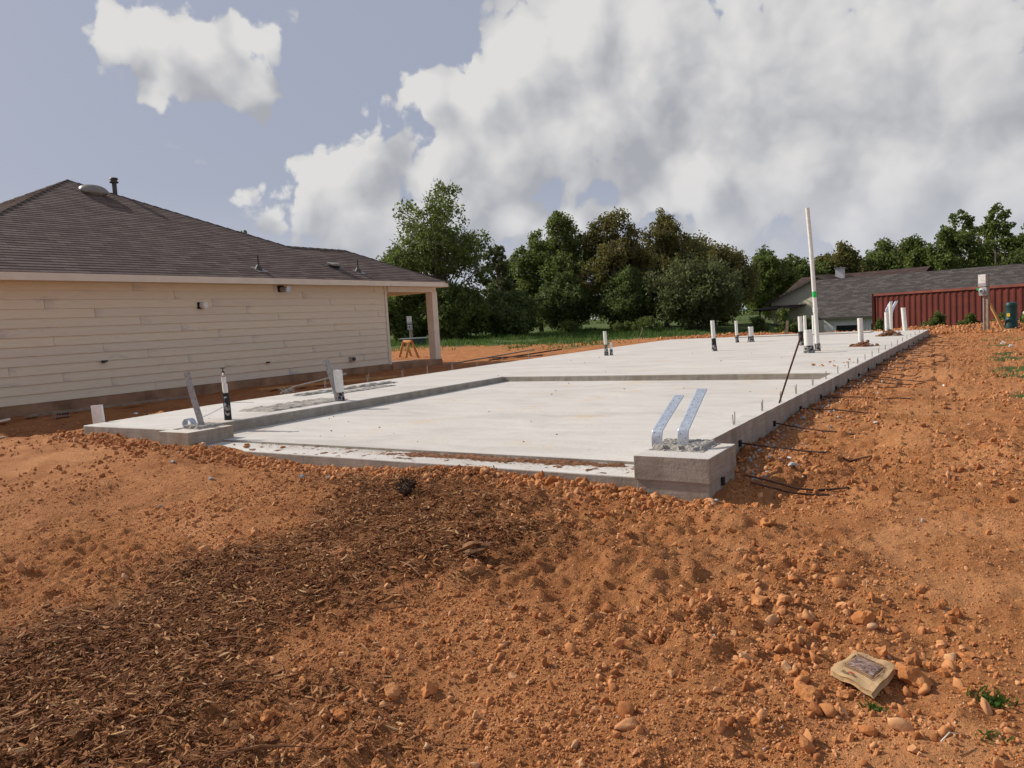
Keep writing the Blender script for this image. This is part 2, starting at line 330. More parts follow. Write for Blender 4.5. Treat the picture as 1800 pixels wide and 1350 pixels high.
def shingle_mat(name, cols):
    t = MT(name, 0.95, 0.12); uv = t.coord('UV'); sx = t.N.new('ShaderNodeSeparateXYZ'); t.L.new(uv, sx.inputs[0])
    row = t.math('FLOOR', sx.outputs[1]); u = t.math('ADD', t.math('MULTIPLY', sx.outputs[0], 3.1), t.math('MULTIPLY', row, 0.37)); tab = t.math('FLOOR', u)
    cb = t.N.new('ShaderNodeCombineXYZ'); t.L.new(tab, cb.inputs[0]); t.L.new(row, cb.inputs[1])
    wn = t.N.new('ShaderNodeTexWhiteNoise'); wn.noise_dimensions = '3D'; t.L.new(cb.outputs[0], wn.inputs['Vector'])
    p = t.pos(); big = t.noise(p, 0.7, 4); fine = t.noise(p, 70, 3)
    c = t.ramp(t.math('ADD', t.math('MULTIPLY', wn.outputs['Value'], 0.7), t.math('MULTIPLY', big, 0.4)), [(0.1, cols[0]), (0.55, cols[1]), (1.0, cols[2])])
    fr = t.math('FRACT', u); edge = t.math('LESS_THAN', fr, 0.035); c = t.mix(t.math('MULTIPLY', edge, 0.75), c, tuple(q * 0.3 for q in cols[0]))
    c = t.mix(t.rng(fine, 0.4, 0.7, 0, 0.3), c, tuple(min(1, q * 1.5) for q in cols[2]))
    return t.done(c, t.bump(fine, 0.4, 0.003))
M['shingle'] = shingle_mat('brown_shingle', [(0.086, 0.061, 0.051), (0.130, 0.096, 0.082), (0.190, 0.147, 0.124)])
M['shingle_grey'] = shingle_mat('grey_shingle', [(0.050, 0.043, 0.040), (0.078, 0.068, 0.063), (0.135, 0.120, 0.110)])
M['shingle_dark'] = shingle_mat('dark_red_shingle', [(0.050, 0.033, 0.029), (0.075, 0.049, 0.043), (0.11, 0.075, 0.065)])
def siding_mat():
    t = MT('primed_siding', 0.75, 0.3); p = t.pos(); oi = t.N.new('ShaderNodeObjectInfo')
    gr = t.noise(t.pos((1, 0.6, 9)), 6, 5, 0.6); sm_ = t.noise(t.pos((1, 0.9, 3.2)), 1.3, 5, 0.65, 0.5); f = t.noise(p, 55, 3)
    c = t.ramp(gr, [(0.3, (0.74, 0.625, 0.445)), (0.7, (0.83, 0.72, 0.54))])
    c = t.mix(t.rng(oi.outputs['Random'], 0.3, 1, 0, 0.30), c, (0.64, 0.575, 0.485))
    sg = t.N.new('ShaderNodeSeparateXYZ'); t.L.new(t.coord('Generated'), sg.inputs[0]); e_ = t.rng(sg.outputs[1], 0.0, 0.12, 0.21, 0.0); eb = t.rng(sg.outputs[2], 0.0, 0.3, 0.05, 0.0)
    c = t.mix(t.rng(t.math('ADD', t.math('ADD', sm_, e_), eb), 0.62, 0.86, 0, 0.85), c, (0.46, 0.43, 0.40)); c = t.mix(t.rng(f, 0.70, 0.76, 0, 0.4), c, (0.35, 0.29, 0.24))
    return t.done(c, t.bump(gr, 0.15, 0.004))
M['siding'] = siding_mat()
M['trim'] = simple('pale_trim', (0.77, 0.67, 0.53), 0.6, var=0.04, scale=3)
M['found'] = simple('stained_foundation', (0.36, 0.215, 0.125), 0.9, var=0.22, scale=2.2, bump=0.3)
M['tan'] = simple('cream_stucco', (0.72, 0.66, 0.50), 0.85, var=0.06)
M['white'] = simple('white_paint', (0.74, 0.72, 0.68), 0.6, var=0.05)
M['pvc'] = simple('white_pvc', (0.80, 0.78, 0.72), 0.35, var=0.06, scale=14, spec=0.45)
M['black'] = simple('black_wrap', (0.022, 0.022, 0.025), 0.55, var=0.3, scale=30, bump=0.3)
def wrapm():
    t = MT('mortar_smeared_wrap', 0.8); n = t.noise(t.pos(), 22, 5, 0.6, 0.5); return t.done(t.ramp(n, [(0.46, (0.025, 0.025, 0.028)), (0.58, (0.40, 0.38, 0.35))]))
M['smear'] = wrapm()
M['galv'] = simple('galvanised_steel', (0.55, 0.60, 0.66), 0.40, 0.55, var=0.10, scale=30)
M['galvd'] = simple('dull_galvanised', (0.40, 0.375, 0.34), 0.6, 0.35, var=0.15, scale=25)
M['rust'] = simple('rusty_bar', (0.105, 0.056, 0.038), 0.85, 0.2, var=0.4, scale=30, bump=0.3)
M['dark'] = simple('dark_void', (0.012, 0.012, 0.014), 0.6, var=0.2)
M['grey'] = simple('grey_metal', (0.36, 0.36, 0.36), 0.5, 0.4, var=0.1)
M['ventmetal'] = simple('weathered_vent', (0.26, 0.24, 0.205), 0.5, 0.35, var=0.1, scale=6)
M['ventdark'] = simple('dark_vent', (0.10, 0.085, 0.075), 0.55, 0.3, var=0.15)
M['green_tape'] = simple('green_tape', (0.05, 0.55, 0.12), 0.5, var=0.05)
M['pedestal'] = simple('dark_green_plastic', (0.012, 0.052, 0.045), 0.45, var=0.12)
M['pale_green'] = simple('pale_green_plastic', (0.52, 0.62, 0.48), 0.5, var=0.06)
M['box_green'] = simple('transformer_green', (0.055, 0.085, 0.060), 0.6, var=0.15)
M['lid'] = simple('pale_lid', (0.36, 0.40, 0.36), 0.6, var=0.1)
M['orange'] = simple('orange_label', (0.65, 0.12, 0.03), 0.5, var=0.05)
M['yellow'] = simple('yellow_label', (0.75, 0.50, 0.05), 0.5, var=0.05)
M['lumber'] = simple('raw_lumber', (0.52, 0.27, 0.095), 0.8, var=0.12, scale=10, bump=0.2)
M['lumber_grey'] = simple('weathered_lumber', (0.30, 0.235, 0.17), 0.85, var=0.2, scale=8, bump=0.3)
M['container'] = simple('red_steel', (0.150, 0.030, 0.020), 0.55, 0.0, var=0.12, scale=2)
M['container_rail'] = simple('faded_red_steel', (0.26, 0.075, 0.055), 0.6, 0.0, var=0.15, scale=3)
M['brick'] = simple('red_brick', (0.30, 0.16, 0.11), 0.9, var=0.15, scale=20)
M['bark'] = simple('tree_bark', (0.15, 0.125, 0.10), 0.95, var=0.25, scale=5, bump=0.5, bscale=25)
M['bark_pale'] = simple('pale_bark', (0.27, 0.245, 0.21), 0.95, var=0.2, scale=5, bump=0.5, bscale=25)
M['litter'] = simple('white_litter', (0.72, 0.70, 0.68), 0.7, var=0.1)
M['chunk'] = simple('split_wood', (0.26, 0.125, 0.055), 0.85, var=0.35, scale=14, bump=0.7, bscale=40)
M['root'] = simple('dark_roots', (0.075, 0.042, 0.026), 0.95, var=0.3, scale=20)
M['greystone'] = simple('grey_stone', (0.40, 0.385, 0.37), 0.9, var=0.2, scale=30, bump=0.4)
def leaf_mat(name, a, b, c):
    t = MT(name, 0.6, 0.25); v = t.attr('tone').outputs['Fac']; col = t.ramp(v, [(0.0, a), (0.55, b), (1.0, c)])
    t.put(col, t.b.inputs['Base Color']); tr = t.N.new('ShaderNodeBsdfTranslucent'); t.L.new(col, tr.inputs[0]); mx = t.N.new('ShaderNodeMixShader'); mx.inputs[0].default_value = 0.48
    out = t.N['Material Output']; t.L.new(t.b.outputs[0], mx.inputs[1]); t.L.new(tr.outputs[0], mx.inputs[2]); t.L.new(mx.outputs[0], out.inputs[0]); return t.m
M['leaf_green'] = leaf_mat('leaf_green', (0.074, 0.106, 0.024), (0.144, 0.190, 0.046), (0.258, 0.294, 0.084))
M['leaf_olive'] = leaf_mat('leaf_olive', (0.098, 0.098, 0.028), (0.178, 0.167, 0.048), (0.293, 0.247, 0.086))
M['leaf_dark'] = leaf_mat('leaf_dark', (0.070, 0.101, 0.030), (0.127, 0.174, 0.049), (0.227, 0.267, 0.081))
M['leaf_grey'] = leaf_mat('leaf_grey', (0.071, 0.090, 0.032), (0.136, 0.159, 0.057), (0.236, 0.247, 0.103))
M['grassblade'] = leaf_mat('grass_blade', (0.040, 0.085, 0.014), (0.075, 0.150, 0.026), (0.17, 0.20, 0.055))

# ------------------------------------------------------------------ ground
MULCH = np.array([(-5.0, 4.75), (-4.45, 3.7), (-4.35, 2.9), (-4.5, 2.1), (-4.6, 1.3), (-3.4, 0.4), (-1.9, 0.9), (-2.1, 1.75), (-2.4, 2.35), (-2.42, 2.95), (-2.3, 3.6), (-2.35, 4.4), (-2.7, 5.0), (-3.9, 5.05)])
def polydist(x, y, P):
    """signed distance, positive inside"""
    x = np.asarray(x, float); y = np.asarray(y, float); ins = np.zeros(x.shape, bool); dm = np.full(x.shape, 1e9); n = len(P)
    for i in range(n):
        (x0, y0), (x1, y1) = P[i], P[(i + 1) % n]
        c = ((y0 > y) != (y1 > y)); xx = (x1 - x0) * (y - y0) / ((y1 - y0) if y1 != y0 else 1e-9) + x0; ins ^= c & (x < xx)
        t = np.clip(((x - x0) * (x1 - x0) + (y - y0) * (y1 - y0)) / ((x1 - x0) ** 2 + (y1 - y0) ** 2), 0, 1)
        dm = np.minimum(dm, np.hypot(x - x0 - t * (x1 - x0), y - y0 - t * (y1 - y0)))
    return np.where(ins, dm, -dm)
LEFT_EDGE = [(-11.05, 29.2), (-11.15, 27.5), (-11.0, 20.0), (-10.85, 15.6), (-10.66, 12.0), (-10.55, 9.5), (-10.45, 7.3), (-10.07, 5.18)]
FOOT = np.array(LEFT_EDGE + [(-1.9, 5.1), (-1.9, 29.2)])
def mulch_mask(x, y):
    d = polydist(x, y, MULCH) + 0.9 * fbm(x, y, 1.1, 5, 40, 0.6)
    return sm(-0.55, 0.60, d)
def macro(x, y):
    z = -0.55 + 0.28 * sm(0.6, 5.4, y)
    z = z + 0.14 * sm(-5.5, -10.0, x) * sm(1.5, 5.0, y) + 0.06 * sm(5.3, 7.0, y)
    z = z - 0.13 * sm(-10.6, -11.6, x) * sm(2, 5, y) * (1 - sm(19, 24, y))
    z = z + 0.20 * np.exp(-((y - 32.6 - 0.5 * np.sin(x * 0.7)) / 1.5) ** 2) * sm(-4.6, -2.8, x) * (1 - sm(7, 12, x))
    z = z + 0.10 * np.exp(-((y - 30.7) / 0.7) ** 2) * sm(-12.5, -11, x) * (1 - sm(-8.5, -7.5, x))
    z = z - 1.85 * sm(34.5, 43, y) * sm(-17, -7, x)
    z = z + 0.25 * sm(22, 30, y) * sm(-18, -25, x)
    return z
def soilness(x, y):
    dd = -0.541 * x + 0.837 * y
    g = np.maximum(sm(33, 40, dd) * sm(-9.5, -13, x), sm(34.0, 36.5, y) * 1.0)
    return g
def height(x, y):
    x = np.asarray(x, float); y = np.asarray(y, float)
    z = macro(x, y); g = soilness(x, y); s = 1 - 0.8 * g
    dist = np.hypot(x, y); trk = sm(-0.45, -0.1, x + 0.062 * y + 0.28) * (1 - sm(0.45, 0.75, x + 0.062 * y + 0.28)) * sm(4.6, 5.6, y) * (1 - sm(22, 28, y))
    z = z + s * (0.075 * fbm(x, y, 0.55, 3, 3) * sm(1.2, 2.6, dist) + 0.05 * fbm(x, y, 1.7, 3, 5))
    rough = (0.55 + 0.9 * sm(-0.15, 0.25, fbm(x, y, 0.8, 3, 77))) * (1 - 0.55 * trk)
    b = np.abs(fbm(x, y, 6.0, 3, 9, 0.55)); z = z + s * rough * (0.029 * b + 0.027 * fbm(x, y, 9.0, 4, 13, 0.62) + 0.022 * np.abs(fbm(x, y, 19.0, 2, 29)) + 0.016 * fbm(x, y, 34.0, 2, 23))
    z = z + s * 0.026 * trk * np.sin(y * 2 * np.pi / 0.17 + 1.2 * np.sin(x * 9)) * np.sign(np.sin((x + 0.062 * y) * 14))
    z = z + 0.10 * np.exp(-(((x + 1.75) / 0.35) ** 2 + ((y - 3.75) / 0.22) ** 2)) + 0.07 * np.exp(-(((x + 1.35) / 0.3) ** 2 + ((y - 4.55) / 0.16) ** 2)) - 0.05 * np.exp(-(((x + 1.72) / 0.25) ** 2 + ((y - 3.28) / 0.10) ** 2))
    z = z + 0.03 * mulch_mask(x, y)
    ins = polydist(x, y, FOOT)
    z = np.where(ins > 0.0, np.minimum(z, -0.24 + 0.10 * sm(-5.5, -9.5, x)), z)
    z = np.where(ins > 0.35, -0.62, z)
    return z
def graded(a, b, fine, gl, gr, lo, hi):
    m = list(np.arange(a, b, fine)); l = []; x, st = a, fine
    while x > lo: st = min(st * gl, 150); x -= st; l.append(x)
    r = []; x, st = m[-1], fine
    while x < hi: st = min(st * gr, 150); x += st; r.append(x)
    return np.array(l[::-1] + m + r)
def build_ground():
    xs = graded(-6.0, 1.3, 0.021, 1.028, 1.06, -2500, 2500); ys = graded(1.0, 7.6, 0.021, 1.14, 1.032, -1200, 3000)
    X, Y = np.meshgrid(xs, ys); Z = height(X.ravel(), Y.ravel()).reshape(X.shape); nx, ny = len(xs), len(ys)
    far = sm(120, 400, np.hypot(X, Y)); Z = Z * (1 - far) + far * -1.0
    i = np.arange(nx * ny).reshape(ny, nx); F = np.stack([i[:-1, :-1], i[:-1, 1:], i[1:, 1:], i[1:, :-1]], -1).reshape(-1, 4)
    x, y = X.ravel(), Y.ravel(); V = np.stack([x, y, Z.ravel()], -1)
    dark_strip = sm(-10.9, -11.8, x) * (1 - sm(17.5, 20, y)) * sm(3, 5, y) * 0.6 + 0.8 * sm(0.28, 0.05, -polydist(x, y, FOOT)) * sm(5.6, 6.5, y)  # darker soil beside the house and close along the slab foot
    q_ = x + 0.062 * y + 0.28; pale = np.maximum(sm(0.12, 0.30, fbm(x, y, 0.9, 4, 60)) * (1 - sm(9, 14, np.hypot(x, y))), 0.8 * sm(-0.45, -0.1, q_) * (1 - sm(0.45, 0.75, q_)) * sm(4.6, 5.6, y) * sm(-0.25, 0.2, fbm(x, y, 1.5, 4, 70)))
    weeds = 0.62 * sm(-0.1, 0.8, x + 0.03 * y) * sm(5, 8, y) * (1 - sm(24, 30, y)) * sm(-0.05, 0.25, fbm(x, y, 0.9, 4, 31))
    back = 0.5 * sm(24, 30, -0.541 * x + 0.837 * y) * sm(-11.3, -12.5, x) * sm(-0.05, 0.2, fbm(x, y, 0.5, 4, 35))
    g = np.maximum(np.maximum(soilness(x, y), weeds), back)
    o = npmesh('ground', V, F, M['soil'], attrs={'mulch': mulch_mask(x, y), 'dark_strip': np.clip(dark_strip, 0, 1), 'pale': pale, 'grass': g})
    setp(o, 'rough orange red soil of the building plot running out to grass', 'ground', kind='structure')
build_ground()

# ------------------------------------------------------------------ scatter of clods and mulch (uncountable: stuff)
def ico(sub, seed, sx=1, sy=1, sz=1, amp=0.25, cuts=5):
    bm = bmesh.new(); bmesh.ops.create_icosphere(bm, subdivisions=sub, radius=1.0); r = random.Random(seed)
    planes = [(Vector((r.gauss(0, 1), r.gauss(0, 1), r.gauss(0, 1))).normalized(), r.uniform(0.42, 0.8)) for _ in range(cuts)]
    from mathutils import noise as mn
    for v in bm.verts:
        for n, d in planes:
            k = v.co.dot(n)
            if k > d: v.co -= n * (k - d) * 0.9
        q = v.co * 1.6 + Vector((seed * 3.1, 0, 0)); v.co *= 1 + amp * (mn.fractal(q, 0.7, 2.0, 3))
        v.co = Vector((v.co.x * sx, v.co.y * sy, v.co.z * sz))
    V = np.array([v.co[:] for v in bm.verts]); F = np.array([[v.index for v in f.verts] for f in bm.faces]); bm.free(); return V, F
def proto(name, V, F, mat, smooth=True):
    o = npmesh(name, V, F, mat, smooth=smooth); COL.objects.unlink(o); return o
def scatter(name, pts, rot, scl, idx, protos, label, cat):
    tr = bpy.data.node_groups.new(name + '_nodes', 'GeometryNodeTree')
    tr.interface.new_socket('Geometry', in_out='INPUT', socket_type='NodeSocketGeometry'); tr.interface.new_socket('Geometry', in_out='OUTPUT', socket_type='NodeSocketGeometry')
    N, L = tr.nodes, tr.links; gi = N.new('NodeGroupInput'); go = N.new('NodeGroupOutput'); iop = N.new('GeometryNodeInstanceOnPoints'); mp = N.new('GeometryNodeMeshToPoints')
    jn = N.new('GeometryNodeJoinGeometry')
    for p in reversed(protos):
        oi = N.new('GeometryNodeObjectInfo'); oi.inputs[0].default_value = p; oi.inputs['As Instance'].default_value = True; L.new(oi.outputs['Geometry'], jn.inputs[0])
    L.new(gi.outputs[0], mp.inputs[0]); L.new(mp.outputs[0], iop.inputs['Points']); L.new(jn.outputs[0], iop.inputs['Instance']); iop.inputs['Pick Instance'].default_value = True
    def na(n, dt):
        a = N.new('GeometryNodeInputNamedAttribute'); a.data_type = dt; a.inputs[0].default_value = n; return a.outputs[0]
    L.new(na('scl', 'FLOAT_VECTOR'), iop.inputs['Scale']); L.new(na('rot', 'FLOAT_VECTOR'), iop.inputs['Rotation'])
    ii = N.new('FunctionNodeFloatToInt'); L.new(na('idx', 'FLOAT'), ii.inputs[0]); L.new(ii.outputs[0], iop.inputs['Instance Index'])
    L.new(iop.outputs[0], go.inputs[0])
    me = bpy.data.meshes.new(name); me.vertices.add(len(pts)); me.vertices.foreach_set('co', np.asarray(pts, np.float32).ravel())
    for nm, a in (('scl', scl), ('rot', rot)):
        at = me.attributes.new(nm, 'FLOAT_VECTOR', 'POINT'); at.data.foreach_set('vector', np.asarray(a, np.float32).ravel())
    at = me.attributes.new('idx', 'FLOAT', 'POINT'); at.data.foreach_set('value', np.asarray(idx, np.float32))
    o = bpy.data.objects.new(name, me); COL.objects.link(o); m = o.modifiers.new('scatter', 'NODES'); m.node_group = tr
    return setp(o, label, cat, kind='stuff')
def free_ground(x, y):
    return (polydist(x, y, FOOT) < -0.02) & ~((x > -2.3) & (x < -1.6) & (y > 4.97) & (y < 5.7)) & ~((x > -8.2) & (x < -7.5) & (y > 4.97) & (y < 5.7)) & ~((x < -15.1) & (y > 5.2) & (y < 19.6))
def sample(n, x0, x1, y0, y1, dens, seed):
    r = np.random.RandomState(seed); x = r.uniform(x0, x1, n); y = r.uniform(y0, y1, n); k = (r.rand(n) < dens(x, y)) & free_ground(x, y); return x[k], y[k], r
def visible(x, y):      # keep the scatter to the open plot in front of and beside the slab
    a = np.arctan2(x, y); return (a > -1.3) & (a < 0.16)
def build_scatter():
    PR = [proto('clod_shape', *ico(2, k, 1, rnd.uniform(0.65, 1), rnd.uniform(0.55, 0.85), 0.3, 9), M['clod'], k % 2 == 0) for k in range(9)]
    SM = [proto('grit_shape', *ico(1, 20 + k, 1, rnd.uniform(0.75, 1), rnd.uniform(0.6, 0.9), amp=0.15, cuts=3), M['clod'], False) for k in range(5)]
    patch = lambda x, y: sm(-0.22, 0.22, fbm(x, y, 1.1, 4, 50))
    mm = lambda x, y: 1 - 0.88 * mulch_mask(x, y)
    spec = []; strip_ = lambda x, y: sm(-0.45, -0.1, x + 0.062 * y + 0.28) * (1 - sm(0.45, 0.75, x + 0.062 * y + 0.28))
    # medium clods, small clods, grit; density falls off where the camera sees them edge-on
    spec.append((PR, 60000, (-13, 3.0, 0.6, 12), lambda x, y: visible(x, y) * mm(x, y) * (0.12 + 0.88 * patch(x, y)) * np.clip(4.2 / np.hypot(x, y), 0.12, 1) ** 1.3, (0.010, 0.028), 1, 'soil_clods', 'loose orange soil clods scattered over the plot'))
    spec.append((PR, 1700, (-12, 3.0, 0.8, 14), lambda x, y: visible(x, y) * mm(x, y) * patch(x, y) ** 2, (0.025, 0.048), 2, 'soil_lumps', 'larger orange soil lumps strewn over the plot'))
    spec.append((PR, 1500, (-1.6, 0.35, 2.2, 4.2), lambda x, y: np.exp(-(((x + 0.40) / 0.42) ** 2 + ((y - 3.05) / 0.45) ** 2)) * (((x + 0.43) / 0.14) ** 2 + ((y - 2.98) / 0.2) ** 2 > 1), (0.014, 0.045), 6, 'stony_lumps', 'stony orange lumps gathered round the paper bag'))
    spec.append((SM, 420000, (-7.5, 2.2, 0.7, 7.0), lambda x, y: visible(x, y) * mm(x, y) * (0.35 + 0.65 * patch(x, y)) * np.clip(2.6 / np.hypot(x, y), 0.0, 1) ** 1.5, (0.0035, 0.0095), 3, 'soil_grit', 'fine orange grit covering the soil'))
    spec.append((PR, 26000, (-2.1, 3.2, 5.2, 30), lambda x, y: np.clip(9 / np.hypot(x, y), 0, 1) * (0.2 + 0.8 * patch(x, y)) * (1 - 0.75 * strip_(x, y)), (0.008, 0.036), 4, 'track_clods', 'orange soil clods along the track beside the slab'))
    spec.append((PR, 4500, (-12, 6, 29.4, 35), lambda x, y: np.ones_like(x), (0.025, 0.09), 5, 'berm_clods', 'orange soil clods heaped behind the far end of the slab'))
    # crumbled soil thrown up against the slab front
    for pr, n, (x0, x1, y0, y1), dens, (a, b), seed, nm, lab in spec:
        x, y, r = sample(n, x0, x1, y0, y1, dens, seed); k = len(x); s = a + (b - a) * r.rand(k) ** 2.6
        if nm == 'soil_clods':
            xe = r.uniform(-10.2, -1.6, 3000); ye = 5.05 - np.abs(r.normal(0, 0.16, 3000)) + 0.06 * sm(-9, -10, xe); ke = free_ground(xe, ye); xe, ye = xe[ke], ye[ke]
            x = np.r_[x, xe]; y = np.r_[y, ye]; s = np.r_[s, 0.010 + 0.034 * r.rand(len(xe)) ** 2.2]; k = len(x)
        z = height(x, y) + s * 0.18
        scatter(nm, np.stack([x, y, z], -1), r.uniform(-3, 3, (k, 3)), s[:, None] * r.uniform(0.75, 1.25, (k, 3)), r.randint(0, len(pr), k), pr, lab, 'soil')
    r = np.random.RandomState(77); n = 700; y = 5.7 + 16 * r.rand(n) ** 1.5; x = -1.84 + np.abs(r.normal(0, 0.22, n)); sz = 0.006 + 0.022 * r.rand(n) ** 3; GP = [proto('crumb_shape', *ico(2, 70 + k, 1, .8, .6, .3, 8), M['greystone'], False) for k in range(4)]
    scatter('concrete_crumbs', np.stack([x, y, height(x, y) + sz * .2], -1), r.uniform(-3, 3, (n, 3)), sz[:, None] * r.uniform(.7, 1.3, (n, 3)), r.randint(0, 4, n), GP, 'grey concrete crumbs strewn along the right slab edge', 'rubble')
    # wood mulch
    CH = []
    for k in range(6):
        r = random.Random(90 + k); n = 5; V = []; 
        for i in range(n):
            t = i / (n - 1) - 0.5; w = (0.5 - abs(t) * r.uniform(0.3, 0.95)) * 0.34; cx = 0.10 * math.sin(3 * t + k); h = 0.10 * r.uniform(0.5, 1.0)
            V += [(t, cx - w, -h / 2), (t, cx + w * r.uniform(0.6, 1), -h / 2), (t, cx + w * 0.8, h / 2), (t, cx - w * 0.8, h / 2 + 0.02)]
        F = [(0, 1, 2, 3), (4 * n - 1, 4 * n - 2, 4 * n - 3, 4 * n - 4)] + [(4 * i + j, 4 * i + 4 + j, 4 * i + 4 + (j + 1) % 4, 4 * i + (j + 1) % 4) for i in range(n - 1) for j in range(4)]
        CH.append(proto('chip_shape', np.array(V), np.array(F), M['chip'], False))
    r = np.random.RandomState(8); x = r.uniform(-6.2, -1.4, 210000); y = r.uniform(0.5, 5.15, 210000); m = mulch_mask(x, y)
    k = (r.rand(len(x)) < (m ** 1.6 * 0.95 + 0.015) * np.clip(3.2 / np.hypot(x, y), 0.25, 1)) & free_ground(x, y) & visible(x, y); x, y, m = x[k], y[k], m[k]; n = len(x)
    ln = 0.008 + 0.062 * r.rand(n) ** 3.4; wd = ln * r.uniform(0.4, 1.1, n) * np.clip(0.05 / ln, 0.4, 1.2)
    z = height(x, y) + r.uniform(0.0, 0.022, n) * (0.3 + m)
    scatter('wood_mulch', np.stack([x, y, z], -1), np.stack([r.normal(0, 0.45, n), r.normal(0, 0.22, n), r.uniform(0, 6.28, n)], -1), np.stack([ln, wd, wd * r.uniform(0.5, 1, n)], -1), r.randint(0, 6, n), CH, 'dark brown shredded wood mulch spread in a wide band', 'mulch')
    # soil and chips washed onto the garage apron
    x = r.uniform(-6.8, -2.3, 6500); y = 5.37 + r.normal(0, 0.07, 6500); k = (r.rand(6500) < 0.15 + 0.85 * np.exp(-((x + 3.6) / 0.8) ** 2)) & (y > 5.14) & (y < 5.46); x, y = x[k], y[k]; n = len(x)
    scatter('apron_dirt', np.stack([x, y, -0.172 + (y - 5.12) * 0.04], -1), np.stack([r.normal(0, 0.3, n), r.normal(0, 0.2, n), r.uniform(0, 6.28, n)], -1), np.stack([r.uniform(.006, .03, n), r.uniform(.005, .012, n), r.uniform(.005, .012, n)], -1), r.randint(0, 6, n), CH, 'brown dirt and chips washed onto the garage apron', 'dirt')
build_scatter()
def apron_soil():
    xs = np.arange(-6.9, -2.25, 0.014); ys = np.arange(5.135, 5.47, 0.010); X, Y = np.meshgrid(xs, ys); x, y = X.ravel(), Y.ravel()
    z = -0.179 + (y - 5.12) * 0.04 + 0.022 * (0.75 * fbm(x, y, 9, 5, 91, 0.75) + 1.0 * np.exp(-((x + 3.6) / 1.2) ** 4) * np.exp(-((y - 5.385) / 0.07) ** 2) - 0.42)
    nx = len(xs); i = np.arange(len(x)).reshape(X.shape); F = np.stack([i[:-1, :-1], i[:-1, 1:], i[1:, 1:], i[1:, :-1]], -1).reshape(-1, 4)
    M['apron'] = simple('washed_soil', (0.22, 0.10, 0.050), 0.95, var=0.35, scale=25, bump=0.8, bscale=60)
    setp(npmesh('apron_soil', np.stack([x, y, z], -1), F, M['apron']), 'dark brown soil washed across the garage apron', 'soil', kind='stuff')
apron_soil()

